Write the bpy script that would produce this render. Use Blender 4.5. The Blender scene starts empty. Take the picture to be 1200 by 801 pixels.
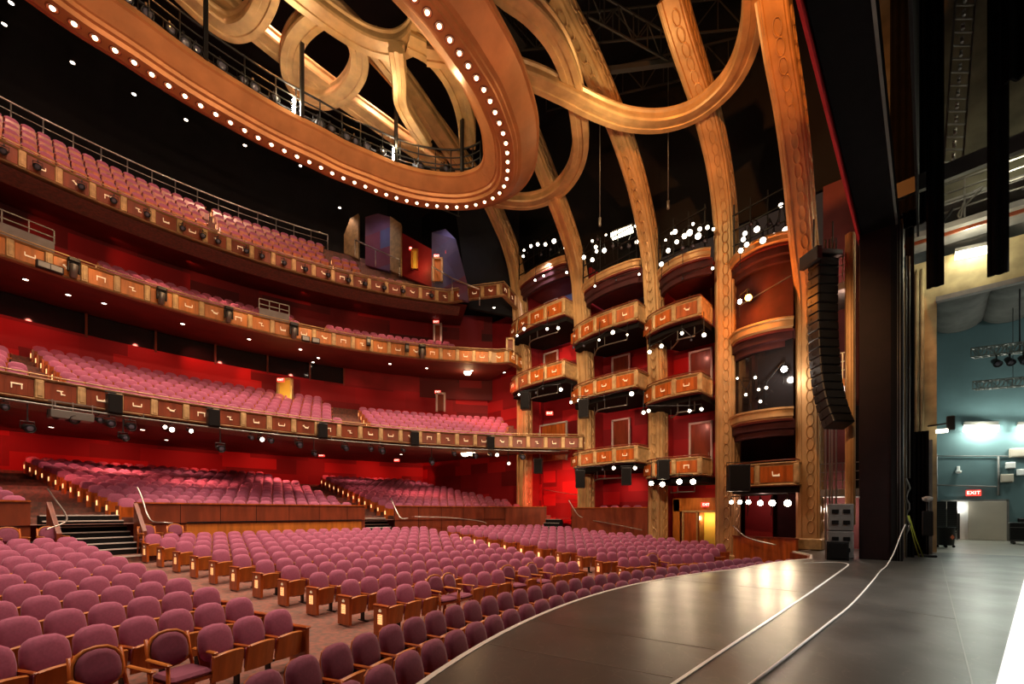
import bpy, math, random
from mathutils import Vector, Matrix
random.seed(7)
PI = math.pi
# ---------------------------------------------------------------- camera, world, exposure
YAW = math.radians(43.1); FPX = 520.0; EYE = 1.6; HORIZON = 600.0
sc = bpy.context.scene
cam_d = bpy.data.cameras.new('camera'); cam = bpy.data.objects.new('camera', cam_d)
sc.collection.objects.link(cam); sc.camera = cam
cam.location = (0, 0, EYE); cam.rotation_euler = (PI/2, 0, YAW - PI/2)
cam_d.sensor_width = 36; cam_d.lens = FPX/1200*36; cam_d.shift_y = (HORIZON-400.5)/1200
cam_d.clip_start = .05; cam_d.clip_end = 300
sc.view_settings.view_transform = 'Standard'; sc.view_settings.look = 'None'
sc.view_settings.gamma = 1; sc.view_settings.use_curve_mapping = False
sc.view_settings.exposure = 0.08
w = bpy.data.worlds.new('world'); sc.world = w; w.use_nodes = True
w.node_tree.nodes['Background'].inputs[0].default_value = (1.0, .62, .45, 1)
w.node_tree.nodes['Background'].inputs[1].default_value = .028
sc.cycles.use_denoising = True
sc.cycles.max_bounces = 5; sc.cycles.diffuse_bounces = 3; sc.cycles.glossy_bounces = 3
sc.cycles.caustics_reflective = False; sc.cycles.caustics_refractive = False
sc.cycles.sample_clamp_indirect = 4.0
COL = sc.collection
# ---------------------------------------------------------------- geometry helpers
FW = Vector((math.cos(YAW), math.sin(YAW))); RT = Vector((math.sin(YAW), -math.cos(YAW)))
def ray(px): return FW + RT*((px-600)/FPX)
def at_z(px, py, z):
    D = (z-EYE)*FPX/(HORIZON-py); q = ray(px)*D; return Vector((q.x, q.y, z))
def at_y(px, py, Y):
    v = ray(px); D = Y/v.y; return Vector((v.x*D, Y, EYE+D*(HORIZON-py)/FPX))
def at_x(px, py, X):
    v = ray(px); D = X/v.x; return Vector((X, v.y*D, EYE+D*(HORIZON-py)/FPX))
def at_d(px, py, D):
    v = ray(px); return Vector((v.x*D, v.y*D, EYE+D*(HORIZON-py)/FPX))
def project(p):
    D = p[0]*FW.x+p[1]*FW.y
    if D < .2: return (-9999, -9999, D)
    return (600+FPX*(p[0]*RT.x+p[1]*RT.y)/D, HORIZON-FPX*(p[2]-EYE)/D, D)

class MB:
    """collects vertices and faces of one mesh object"""
    def __init__(s): s.v = []; s.f = []; s.m = []; s.uv = []; s.sm = []
    def add(s, vs, fs, mi=0, uvs=None, smooth=False):
        o = len(s.v); s.v += [tuple(p) for p in vs]
        for i, f in enumerate(fs):
            s.f.append(tuple(o+k for k in f)); s.m.append(mi); s.sm.append(smooth)
            s.uv.append([uvs[k] for k in f] if uvs else None)
        return s
    def box(s, c, d, mi=0, rz=0, M=None):
        x, y, z = d[0]/2, d[1]/2, d[2]/2
        vs = [Vector((i, j, k)) for i in (-x, x) for j in (-y, y) for k in (-z, z)]
        R = Matrix.Rotation(rz, 3, 'Z') if M is None else M
        vs = [R@p + Vector(c) for p in vs]
        return s.add(vs, [(0,1,3,2),(4,6,7,5),(0,4,5,1),(2,3,7,6),(0,2,6,4),(1,5,7,3)], mi)
    def cbox(s, c, d, b=.01, mi=0, rz=0, M=None):
        """box with chamfered vertical and horizontal edges"""
        R = Matrix.Rotation(rz, 3, 'Z') if M is None else M
        x, y, z = d[0]/2, d[1]/2, d[2]/2; b = min(b, x*.9, y*.9, z*.9)
        def ring(xx, yy, zz): return [(xx-b,yy,zz),(-(xx-b),yy,zz),(-xx,yy-b,zz),(-xx,-(yy-b),zz),(-(xx-b),-yy,zz),(xx-b,-yy,zz),(xx,-(yy-b),zz),(xx,yy-b,zz)]
        L = [ring(x-b, y-b, -z), ring(x, y, -z+b), ring(x, y, z-b), ring(x-b, y-b, z)]
        vs = [R@Vector(p)+Vector(c) for r in L for p in r]; fs = [tuple(reversed(range(8))), tuple(range(24, 32))]
        for k in range(3):
            for i in range(8):
                j = (i+1) % 8; fs.append((k*8+i, k*8+j, k*8+8+j, k*8+8+i))
        return s.add(vs, fs, mi)
    def bar(s, a, b, wd, ht=None, mi=0):
        """rectangular bar from a to b"""
        a, b = Vector(a), Vector(b); ht = ht or wd; t = (b-a).normalized()
        up = Vector((0, 0, 1)) if abs(t.z) < .95 else Vector((0, 1, 0))
        n = t.cross(up).normalized(); u = n.cross(t)
        vs = [p + n*i*wd/2 + u*j*ht/2 for p in (a, b) for i, j in ((-1,-1),(1,-1),(1,1),(-1,1))]
        return s.add(vs, [(3,2,1,0),(4,5,6,7),(0,1,5,4),(1,2,6,5),(2,3,7,6),(3,0,4,7)], mi)
    def tube(s, pts, r, n=8, mi=0, closed=False, caps=True):
        pts = [Vector(p) for p in pts]; N = len(pts); o = len(s.v); vs = []; pu = None
        for i, p in enumerate(pts):
            if closed: t = pts[(i+1) % N]-pts[i-1]
            else: t = pts[min(i+1, N-1)]-pts[max(i-1, 0)]
            t = t.normalized() if t.length > 1e-6 else Vector((0, 0, 1))
            up = Vector((0, 0, 1)) if abs(t.z) < .9 else Vector((0, 1, 0))
            if pu is not None and (pu - t*pu.dot(t)).length > .1: up = pu
            nn = t.cross(up).normalized(); u = nn.cross(t); pu = u
            rr = r[i] if isinstance(r, (list, tuple)) else r
            vs += [p + nn*math.cos(2*PI*k/n)*rr + u*math.sin(2*PI*k/n)*rr for k in range(n)]
        fs = []
        for i in range(N if closed else N-1):
            j = (i+1) % N
            for k in range(n):
                l = (k+1) % n; fs.append((i*n+k, i*n+l, j*n+l, j*n+k))
        s.add(vs, fs, mi, smooth=n > 5)
        if caps and not closed:
            s.f += [tuple(o+k for k in reversed(range(n))), tuple(o+(N-1)*n+k for k in range(n))]; s.m += [mi, mi]; s.uv += [None, None]; s.sm += [False, False]
        return s
    def lathe(s, prof, n=12, M=None, mi=0):
        """profile of (r, z) turned about z, then placed by the matrix M"""
        M = M or Matrix.Identity(4); vs = []; fs = []
        for r, z in prof: vs += [M@Vector((r*math.cos(2*PI*k/n), r*math.sin(2*PI*k/n), z)) for k in range(n)]
        for i in range(len(prof)-1):
            for k in range(n):
                l = (k+1) % n; fs.append((i*n+k, i*n+l, i*n+n+l, i*n+n+k))
        fs += [tuple(reversed(range(n))), tuple(range((len(prof)-1)*n, len(prof)*n))]
        return s.add(vs, fs, mi, smooth=True)
    def prism(s, poly, z0, z1, mi=0):
        n = len(poly); vs = [(x, y, z0) for x, y in poly]+[(x, y, z1) for x, y in poly]
        return s.add(vs, [tuple(reversed(range(n))), tuple(range(n, 2*n))]+[(i, (i+1) % n, n+(i+1) % n, n+i) for i in range(n)], mi)
    def sweep(s, path, prof, mi=0, closed=False, pclosed=True, caps=True, zs=None, smooth=False):
        """path: plan points (x, y[, z]); prof: (offset to the right-hand side of travel, dz)"""
        P = [Vector((p[0], p[1], p[2] if len(p) > 2 else 0)) for p in path]; N = len(P); m = len(prof); vs = []; us = []; L = 0
        for i, p in enumerate(P):
            if closed: a, b = P[i-1], P[(i+1) % N]
            else: a, b = P[max(i-1, 0)], P[min(i+1, N-1)]
            t = (b-a); t.z = 0; t.normalize(); nr = Vector((t.y, -t.x, 0))
            k = 1.0
            if closed or 0 < i < N-1:
                t1 = (p-a); t1.z = 0
                if t1.length > 1e-6: k = 1/max(.5, abs(t1.normalized().dot(t)))
            if i: L += (p-P[i-1]).length
            acc = 0; pq = None
            for o, dz in prof:
                vs.append(p + nr*o*k + Vector((0, 0, dz)))
                if pq: acc += math.hypot(o-pq[0], dz-pq[1])
                pq = (o, dz); us.append((L, acc))
        fs = []
        for i in range(N if closed else N-1):
            j = (i+1) % N
            for k in range(m if pclosed else m-1):
                l = (k+1) % m; fs.append((i*m+k, j*m+k, j*m+l, i*m+l))
        if caps and not closed and pclosed: fs += [tuple(range(m)), tuple(reversed(range((N-1)*m, N*m)))]
        return s.add(vs, fs, mi, uvs=us, smooth=smooth)
    def build(s, name, mats, parent=None, loc=None):
        me = bpy.data.meshes.new(name); me.from_pydata(s.v, [], s.f)
        mats = mats if isinstance(mats, (list, tuple)) else [mats]
        for m in mats: me.materials.append(m)
        me.polygons.foreach_set('material_index', s.m); me.polygons.foreach_set('use_smooth', s.sm)
        if any(u is not None for u in s.uv):
            ul = me.uv_layers.new(name='UVMap'); k = 0
            for u in s.uv: pass
            flat = []
            for f, u in zip(s.f, s.uv):
                for q in range(len(f)): flat += list(u[q]) if u else [0, 0]
            ul.data.foreach_set('uv', flat)
        me.update(); o = bpy.data.objects.new(name, me); COL.objects.link(o)
        if parent: o.parent = parent
        if loc: o.location = loc
        return o
def tag(o, label=None, cat=None, group=None, kind=None):
    if label: o['label'] = label
    if cat: o['category'] = cat
    if group: o['group'] = group
    if kind: o['kind'] = kind
    return o
def empty(name, loc=(0, 0, 0), rz=0, label=None, cat=None, group=None):
    o = bpy.data.objects.new(name, None); COL.objects.link(o); o.location = loc; o.rotation_euler = (0, 0, rz)
    o.empty_display_size = .1
    return tag(o, label, cat, group)
def kids(o): return KID.get(o.name, [])
KID = {}
def copy_tree(o, parent=None):
    c = o.copy(); COL.objects.link(c)
    if parent: c.parent = parent
    KID[c.name] = []
    for ch in kids(o): KID[c.name].append(copy_tree(ch, c))
    return c
def reg(root):
    """remember the parts of a thing so it can be copied"""
    KID[root.name] = [o for o in COL.objects if o.parent == root]
    for o in KID[root.name]: reg(o)
    return root
def struct(o): o['kind'] = 'structure'; return o
def catmull(pts, sub=6, closed=False):
    pts = [Vector(p) for p in pts]; N = len(pts); out = []
    for i in range(N if closed else N-1):
        g = (lambda k: pts[k % N]) if closed else (lambda k: pts[max(0, min(N-1, k))])
        a, b, c, d = g(i-1), g(i), g(i+1), g(i+2)
        for s_ in range(sub):
            t = s_/sub
            out.append(.5*((2*b)+(c-a)*t+(2*a-5*b+4*c-d)*t*t+(3*b-a-3*c+d)*t**3))
    if not closed: out.append(pts[-1])
    return out
def arc(cx, cy, r, a0, a1, n):
    """angles in degrees, measured from +Y towards +X"""
    return [(cx+r*math.sin(math.radians(a0+(a1-a0)*i/n)), cy+r*math.cos(math.radians(a0+(a1-a0)*i/n))) for i in range(n+1)]
def polar(cx, cy, r, a): a = math.radians(a); return cx+r*math.sin(a), cy+r*math.cos(a)
def look_M(loc, target):
    d = (Vector(target)-Vector(loc)).normalized(); q = d.to_track_quat('-Z', 'Y'); return q.to_matrix().to_4x4()
# ---------------------------------------------------------------- materials
def mat(name, col, rough=.5, metal=0, var=0, scale=5, bump=0, emis=None, es=0, coat=0, spec=.5, stretch=(1, 1, 1), sampling=True, col2=None, coord='Object', sheen=0):
    m = bpy.data.materials.new(name); m.use_nodes = True; N = m.node_tree; b = N.nodes['Principled BSDF']
    b.inputs['Base Color'].default_value = (*col, 1); b.inputs['Roughness'].default_value = rough
    b.inputs['Metallic'].default_value = metal; b.inputs['Specular IOR Level'].default_value = spec
    if coat: b.inputs['Coat Weight'].default_value = coat; b.inputs['Coat Roughness'].default_value = .15
    if sheen: b.inputs['Sheen Weight'].default_value = sheen; b.inputs['Sheen Roughness'].default_value = .4
    if emis: b.inputs['Emission Color'].default_value = (*emis, 1); b.inputs['Emission Strength'].default_value = es
    if var or bump or col2:
        tc = N.nodes.new('ShaderNodeTexCoord'); mp = N.nodes.new('ShaderNodeMapping'); mp.inputs['Scale'].default_value = stretch
        nz = N.nodes.new('ShaderNodeTexNoise'); nz.inputs['Scale'].default_value = scale; nz.inputs['Detail'].default_value = 4
        N.links.new(tc.outputs[coord], mp.inputs[0]); N.links.new(mp.outputs[0], nz.inputs['Vector'])
        if var or col2:
            cr = N.nodes.new('ShaderNodeMix'); cr.data_type = 'RGBA'
            c2 = col2 or tuple(max(0, c*(1-var)) for c in col); c1 = col if col2 else tuple(min(1, c*(1+var*.5)) for c in col)
            cr.inputs[6].default_value = (*c1, 1); cr.inputs[7].default_value = (*c2, 1)
            rp = N.nodes.new('ShaderNodeMapRange'); rp.inputs[1].default_value = .35; rp.inputs[2].default_value = .65
            N.links.new(nz.outputs['Fac'], rp.inputs[0]); N.links.new(rp.outputs[0], cr.inputs[0]); N.links.new(cr.outputs[2], b.inputs['Base Color'])
        if bump:
            bp = N.nodes.new('ShaderNodeBump'); bp.inputs['Strength'].default_value = bump; bp.inputs['Distance'].default_value = .02
            N.links.new(nz.outputs['Fac'], bp.inputs['Height']); N.links.new(bp.outputs[0], b.inputs['Normal'])
    if not sampling: m.cycles.emission_sampling = 'NONE'
    return m
def block_mat(name, cols, bw, bh, mortar=0, rough=.7, coord='UV'):
    """wall of large painted blocks in several tones"""
    m = bpy.data.materials.new(name); m.use_nodes = True; N = m.node_tree; b = N.nodes['Principled BSDF']
    b.inputs['Roughness'].default_value = rough
    tc = N.nodes.new('ShaderNodeTexCoord'); br = N.nodes.new('ShaderNodeTexBrick')
    br.inputs['Scale'].default_value = 1; br.inputs['Brick Width'].default_value = bw; br.inputs['Row Height'].default_value = bh
    br.inputs['Mortar Size'].default_value = mortar; br.inputs['Color1'].default_value = (*cols[0], 1); br.inputs['Color2'].default_value = (*cols[1], 1)
    br.inputs['Mortar'].default_value = (*[c*.3 for c in cols[1]], 1); br.offset = .37; br.squash = 1.5; br.squash_frequency = 3
    N.links.new(tc.outputs[coord], br.inputs['Vector']); N.links.new(br.outputs['Color'], b.inputs['Base Color'])
    if len(cols) > 2:
        nz = N.nodes.new('ShaderNodeTexBrick'); nz.inputs['Scale'].default_value = 1; nz.inputs['Brick Width'].default_value = bw*.83; nz.inputs['Row Height'].default_value = bh*.71; nz.inputs['Mortar Size'].default_value = 0
        nz.inputs['Color1'].default_value = (0, 0, 0, 1); nz.inputs['Color2'].default_value = (1, 1, 1, 1); nz.offset = .61; nz.squash = 1.8; nz.squash_frequency = 2
        N.links.new(tc.outputs[coord], nz.inputs['Vector'])
        gt = N.nodes.new('ShaderNodeMath'); gt.operation = 'GREATER_THAN'; gt.inputs[1].default_value = .68; N.links.new(nz.outputs['Color'], gt.inputs[0])
        mx = N.nodes.new('ShaderNodeMix'); mx.data_type = 'RGBA'; N.links.new(gt.outputs[0], mx.inputs[0]); N.links.new(br.outputs['Color'], mx.inputs[6])
        mx.inputs[7].default_value = (*cols[2], 1); N.links.new(mx.outputs[2], b.inputs['Base Color'])
    return m
M = {}
M['stage'] = mat('stage_floor_paint', (.042, .040, .036), .28, var=.25, scale=.9)
def stage_nodes():
    """scuffed paint: broad worn patches and long faint scratches"""
    m = M['stage']; N = m.node_tree; b = N.nodes['Principled BSDF']; tc = [n for n in N.nodes if n.type == 'TEX_COORD'][0]
    n1 = N.nodes.new('ShaderNodeTexNoise'); n1.inputs['Scale'].default_value = .8; n1.inputs['Detail'].default_value = 3
    N.links.new(tc.outputs['Object'], n1.inputs['Vector'])
    r = N.nodes.new('ShaderNodeMapRange'); r.inputs[1].default_value = .35; r.inputs[2].default_value = .65; r.inputs[3].default_value = .29; r.inputs[4].default_value = .37
    N.links.new(n1.outputs['Fac'], r.inputs[0]); N.links.new(r.outputs[0], b.inputs['Roughness'])
    wv = N.nodes.new('ShaderNodeTexWave'); wv.inputs['Scale'].default_value = 1.1; wv.inputs['Distortion'].default_value = 9; wv.inputs['Detail'].default_value = 4; wv.inputs['Detail Scale'].default_value = 2.5
    mp = N.nodes.new('ShaderNodeMapping'); mp.inputs['Rotation'].default_value = (0, 0, .9); N.links.new(tc.outputs['Object'], mp.inputs[0]); N.links.new(mp.outputs[0], wv.inputs['Vector'])
    r2 = N.nodes.new('ShaderNodeMapRange'); r2.inputs[1].default_value = .985; r2.inputs[2].default_value = 1.0; r2.inputs[4].default_value = .35; N.links.new(wv.outputs['Fac'], r2.inputs[0])
    mx = N.nodes.new('ShaderNodeMix'); mx.data_type = 'RGBA'; mx.inputs[7].default_value = (.13, .11, .09, 1)
    old = b.inputs['Base Color'].links[0].from_socket
    N.links.new(r2.outputs[0], mx.inputs[0]); N.links.new(old, mx.inputs[6]); N.links.new(mx.outputs[2], b.inputs['Base Color'])
stage_nodes()
M['carpet'] = mat('patterned_carpet', (.30, .12, .09), .95, scale=9, bump=.2, col2=(.16, .10, .08))
M['mauve'] = mat('mauve_upholstery', (.40, .098, .185), .8, var=.12, scale=30, sheen=.25)
M['mauve2'] = mat('plum_and_shaded_upholstery', (.23, .05, .10), .8, var=.12, scale=30, sheen=.2)  # darkened mauve: shade painted into the pit seats; plum on the armchairs
M['wood'] = mat('cherry_wood', (.50, .115, .018), .32, var=.35, scale=6, stretch=(1, 1, .15), coat=.3)
M['woodd'] = mat('dark_cherry_wood', (.22, .045, .016), .38, var=.3, scale=4, stretch=(1, 1, .2), coat=.2)
M['woodl'] = mat('honey_wood', (.56, .18, .026), .4, var=.25, scale=6, stretch=(1, 1, .15))
M['black'] = mat('black_metal', (.012, .012, .013), .45, metal=.3)
M['blackm'] = mat('matte_black', (.008, .007, .007), .8, spec=.15)
M['grey'] = mat('grey_metal', (.22, .21, .19), .4, metal=.7)
M['steel'] = mat('bright_steel', (.55, .52, .47), .3, metal=.9)
M['gold'] = mat('gilded_plaster', (.64, .40, .18), .42, metal=.3, var=.22, scale=1.6, bump=.05, stretch=(1, 1, .6))
M['goldring'] = mat('burnished_copper_gold', (.52, .225, .085), .42, metal=.35, var=.18, scale=1.2)
M['goldl'] = mat('pale_gilt', (.56, .37, .17), .45, metal=.2, var=.25, scale=4)
M['rail'] = mat('bronzed_moulding', (.34, .20, .09), .45, metal=.3, var=.25, scale=4)
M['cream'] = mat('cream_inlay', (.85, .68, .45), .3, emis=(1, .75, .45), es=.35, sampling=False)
M['red'] = block_mat('red_wall_blocks', [(.46, .006, .014), (.20, .003, .007), (.62, .012, .018)], 2.4, 1.15)
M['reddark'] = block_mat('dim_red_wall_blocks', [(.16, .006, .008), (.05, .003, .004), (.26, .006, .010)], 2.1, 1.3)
M['redp'] = mat('deep_red_paint', (.32, .010, .014), .7, var=.2, scale=1)
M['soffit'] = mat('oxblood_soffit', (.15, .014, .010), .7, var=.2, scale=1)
M['bluered'] = block_mat('blue_and_red_blocks', [(.10, .12, .26), (.22, .03, .05), (.10, .10, .24)], 2.2, 1.3)
M['blue'] = mat('slate_blue_paint', (.11, .14, .30), .7, var=.2, scale=1.5)
M['wingwall'] = mat('dim_olive_paint', (.10, .092, .06), .8, var=.35, scale=1.2)
M['slotwall'] = mat('dusky_pink_paint', (.20, .045, .045), .7, var=.2, scale=1)
M['teal'] = mat('teal_paint', (.105, .185, .20), .6, var=.12, scale=.6)
M['concrete'] = mat('floor_concrete', (.42, .39, .33), .35, var=.2, scale=1.5)
M['yellowc'] = mat('ochre_concrete', (.42, .34, .18), .8, var=.25, scale=2, bump=.2)
M['grey_p'] = mat('grey_paint', (.20, .19, .18), .7, var=.2, scale=2)
M['greige'] = mat('greige_door_paint', (.50, .44, .36), .5, var=.08, scale=1)
M['yellow'] = mat('yellow_lit_wall', (.75, .48, .08), .6)
M['white'] = mat('white_vinyl', (.85, .85, .83), .3)
M['drape'] = mat('black_velvet', (.004, .0035, .0035), .9, var=.3, scale=3, spec=.08)
M['maroon'] = mat('maroon_velvet', (.06, .010, .012), .85, var=.3, scale=1.5)
M['towerm'] = mat('oxblood_black_paint', (.014, .004, .004), .6, spec=.25, var=.2, scale=2)
M['redvel'] = mat('scarlet_velvet', (.55, .008, .010), .75)
M['glass'] = mat('dark_booth_glass', (.02, .018, .02), .08, spec=.8)
M['ceiling'] = mat('black_ceiling', (.006, .005, .006), .85, var=.4, scale=.4)
M['bulb'] = mat('warm_bulb', (1, .8, .55), .3, emis=(1, .70, .38), es=7, sampling=False)
M['lamp_w'] = mat('white_lamp_lens', (1, 1, 1), .3, emis=(1, .84, .62), es=9, sampling=False)
M['lamp_m'] = mat('bright_lamp_lens', (1, 1, 1), .3, emis=(1, .80, .54), es=48, sampling=False)
M['lamp_h'] = mat('blazing_lamp_lens', (1, 1, 1), .3, emis=(1, .90, .75), es=160, sampling=False)
M['lamp_o'] = mat('amber_lamp_lens', (1, .5, .1), .3, emis=(1, .28, .03), es=60, sampling=False)
M['lamp_d'] = mat('unlit_lens', (.10, .10, .14), .08, spec=.9)
M['amber'] = mat('amber_aisle_light', (1, .6, .25), .4, emis=(1, .50, .19), es=1.9, sampling=False)
M['tube'] = mat('fluorescent_tube', (1, 1, 1), .4, emis=(.95, 1, .85), es=16, sampling=False)
M['tubey'] = mat('warm_work_tube', (1, 1, .9), .4, emis=(1, .93, .62), es=12, sampling=False)
M['exit'] = mat('red_exit_light', (.7, .04, .03), .5, emis=(1, .06, .04), es=1.2, sampling=False)
M['exitw'] = mat('exit_letters', (1, .8, .7), .5, emis=(1, .6, .5), es=3, sampling=False)
M['dl'] = mat('downlight_lens', (1, .9, .8), .4, emis=(1, .82, .62), es=9, sampling=False)
M['nosing'] = mat('pale_stair_nosing', (.62, .57, .52), .6)
M['yellowrope'] = mat('yellow_rope', (.55, .6, .08), .7)
M['orange'] = mat('orange_sticker', (.8, .2, .08), .5)
M['greenbox'] = mat('rack_green', (.05, .16, .06), .5)
M['duct'] = mat('grey_duct_cloth', (.10, .095, .085), .8, var=.3, scale=1.2, bump=.3)
# ---------------------------------------------------------------- real lights
def light(kind, name, loc, power, col, size=.1, target=None, angle=60, blend=.5, sx=None, sy=None):
    d = bpy.data.lights.new(name, kind); d.energy = power; d.color = col
    o = bpy.data.objects.new(name, d); COL.objects.link(o); o.location = loc
    if kind == 'SPOT': d.spot_size = math.radians(angle); d.spot_blend = blend; d.shadow_soft_size = size
    elif kind == 'POINT': d.shadow_soft_size = size
    elif kind == 'AREA': d.shape = 'RECTANGLE'; d.size = sx or size; d.size_y = sy or size
    if target is not None:
        o.rotation_euler = (Vector(target)-Vector(loc)).to_track_quat('-Z', 'Y').to_euler()
    return o
WARM = (1, .66, .40); WARMW = (1, .80, .60)
# house lights on the overhead catwalks, aimed at the orchestra seats
for x, y in ((-3, 9), (3, 8), (9, 8), (15, 7), (-3, 15), (3, 14), (9, 14), (15, 13), (3, 19), (10, 19), (17, 16)):
    light('SPOT', 'house_light', (x, y, 17.2), 2700, (1, .72, .54), .12, (x*1.02, y+3, 0), 95, .7)
# unseen spots added to warm the ribs, the box columns and the balcony fronts
for L in [((6, 1.2, 16), (19.5, 5.5, 15), 6500, 78, (1, .33, .07)), ((9, 5, 15), (22.5, 13, 10), 3600, 62, (1, .66, .38)), ((5, 8, 15.5), (10, 24, 13), 1500, 90, (1, .62, .38)),
          ((1, 8, 15.5), (0, 24, 13), 1200, 90, (1, .62, .38)), ((10, 7, 6), (20, 21, 9), 900, 70, (1, .66, .4)), ((12, 1.8, 10.6), (22, 5, 6), 1300, 60, (1, .50, .20)),
          ((14, 8, 13), (22.5, 13.5, 11), 1200, 60, (1, .74, .48)), ((13, 12, 12), (22.5, 19, 12), 1500, 60, (1, .74, .48)), ((15, 7, 5), (22.6, 12.5, 4), 900, 70, (1, .74, .48)), ((15, 12, 5.5), (22.6, 18, 6), 700, 70, (1, .74, .48)), ((3, 2, 9), (8, 18, 18), 2200, 80, (1, .62, .36)), ((-2, 4, 9), (0, 20, 18), 1500, 80, (1, .62, .36))]:
    light('SPOT', 'added_warm_spot', L[0], L[2], L[4], .15, L[1], L[3], .8)
# spots hung high in the roof for the topmost balcony rows
for x, y, tx, ty in ((-3, 18, -4, 28), (3, 18, 2, 29), (8, 18, 9, 29), (13, 18, 14, 27)):
    light('SPOT', 'balcony_spot', (x, y, 25), 2200, (1, .52, .36), .12, (tx, ty, 17), 75, .8)
for tx, ty in ((1, 27.5), (6, 28), (11, 27), (15, 25.6)):
    light('SPOT', 'balcony_spot', (tx*.6+3, 17, 20.5), 1500, (1, .38, .10), .1, (tx, ty, 16.3), 26, .9)
# unseen point lights added to gild the ceiling hoops
for p, q in (((5, 15.2, 17.0), 130), ((10, 15.2, 17.0), 150), ((16, 9, 17.4), 260), ((18, 12, 19), 150), ((7, 15, 18.6), 110), ((11.5, 14.5, 18.6), 110)):
    light('POINT', 'hoop_gilding_fill', p, q, (1, .72, .36), .12)
# ================================================================ THE STAGE
OC = (8.5, -10.0)                       # centre of curvature of stage lip and orchestra rows
EDGE_R = 14.75
def op(r, a): return polar(OC[0], OC[1], r, a)
lip = [op(EDGE_R + max(0, (a-20))*.085, a) for a in range(-75, 41, 2)]
lip = [p for p in lip if p[0] < 18.3 and p[1] > -2]
stage_poly = [(-8.0, -16), (24.6, -16), (24.6, 3.0), (22.4, 3.55), (21.2, 4.0), (20.0, 3.2)] + [p for p in reversed(lip)] + [(-8.0, lip[0][1])]
b = MB(); b.prism(stage_poly, -.12, 0)
struct(b.build('floor', M['stage']))
b = MB(); b.sweep([p for p in lip]+[(20.0, 3.2), (21.2, 4.0), (22.4, 3.55)], [(-.04, .008), (.03, .008), (.03, -.05), (-.04, -.05)])
tag(struct(b.build('trim_stage_edge', M['nosing'])))
b = MB(); b.sweep([p for p in lip]+[(20.0, 3.2), (21.2, 4.0), (22.4, 3.55)], [(-.12, -.05), (.0, -.05), (.0, -1.25), (-.12, -1.25)])
struct(b.build('wall_stage_front', M['woodd']))
# white strip along the lift edge, its far end rounding into the lip
b = MB(); pts = catmull([(1.5, 1.72), (5, 1.72), (10, 1.70), (14.5, 1.72), (16.6, 1.74), (17.25, 1.84), (17.45, 2.02), (17.35, 2.25), (17.0, 2.5), (16.5, 2.85)], 6)
b.sweep(pts, [(-.019, .012), (.019, .012), (.019, .001), (-.019, .001)])
tag(b.build('floor_strip', M['white']), 'pale strip marking the stage lift edge, rounded at its far end', 'floor strip')
# seams in the stage floor
for k, (a, c) in enumerate((((3.35, -.3), (23.5, -.35)), ((9.4, -.32), (9.8, 1.0)), ((4.2, 1.8), (3.75, 3.9)), ((5.4, 1.8), (5.0, 4.3)), ((10.5, 1.8), (10.3, 4.6)), ((14.2, 1.8), (14.1, 4.0)))):
    b = MB(); b.bar((*a, .002), (*c, .002), .012, .003); struct(b.build('trim_floor_seam', M['grey']))
# cable lying on the stage and rising to the proscenium leg
b = MB(); pts = catmull([(3.2, 1.28, .02), (4.6, 1.18, .02), (7.5, 1.04, .02), (9.6, .95, .02), (13, .92, .02), (15.6, .92, .02), (16.7, .86, .06), (17.8, .75, .35), (18.9, .60, .95), (19.25, .52, 1.2)], 8)
b.tube(pts, .015, 8)
tag(b.build('stage_cable', M['nosing']), 'pale cable running along the stage floor and up to the black proscenium leg', 'cable')
# white vinyl sheet upstage, whitened by added spots
b = MB(); b.prism([(3.0, -.09), (17.2, -1.82), (17.2, -9), (3.0, -9)], .002, .008)
tag(b.build('dance_floor_sheet', M['white']), 'glaring white vinyl sheet laid on the black stage floor', 'floor sheet')
light('SPOT', 'sheet_whitening_spot', (9, -3.6, 9.5), 5200, (1, .97, .92), .3, (9.5, -3.6, 0), 75, .4)  # spot added so the sheet comes out pure white
light('SPOT', 'sheet_whitening_spot', (17, -4, 10), 2600, (1, .95, .86), .3, (15.5, -2, 0), 80, .8)

# ================================================================ ORCHESTRA FLOOR
def z_orch(r):
    if r < 17.2: return -1.05
    return -1.0 + .075*(r-17.4)
def polar_floor(c, rs, zs, a0, a1, xmax, n=60):
    b = MB(); vs = []; fs = []; m = len(rs)
    for i in range(n+1):
        for r, z in zip(rs, zs):
            am = math.degrees(math.asin(max(-1, min(1, (xmax-c[0])/r)))) if r > 0 else a1
            a = a0+(min(a1, am)-a0)*i/n; x, y = polar(c[0], c[1], r, a); vs.append((x, y, z))
    for i in range(n):
        for k in range(m-1): fs.append((i*m+k, i*m+k+1, i*m+m+k+1, i*m+m+k))
    return b.add(vs, fs)
rs = [13.8, 17.2]+[17.4+.6*i for i in range(21)]+[30.0]
b = polar_floor(OC, rs, [z_orch(r) for r in rs], -70, 60, 23.2)
struct(b.build('floor_orchestra', M['carpet']))
# landings behind the orchestra rows
rs = [30.0, 30.0, 31.5]; b = polar_floor(OC, rs, [z_orch(30.0)-.02, .16, .16], -70, 60, 23.2); struct(b.build('floor_landing', M['carpet']))
b = MB(); b.sweep([op(29.99, a*.5) for a in range(-40, -18)], [(-.06, .17), (.015, .17), (.015, .12), (-.06, .12)]); struct(b.build('trim_landing_edge', M['nosing']))

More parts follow.
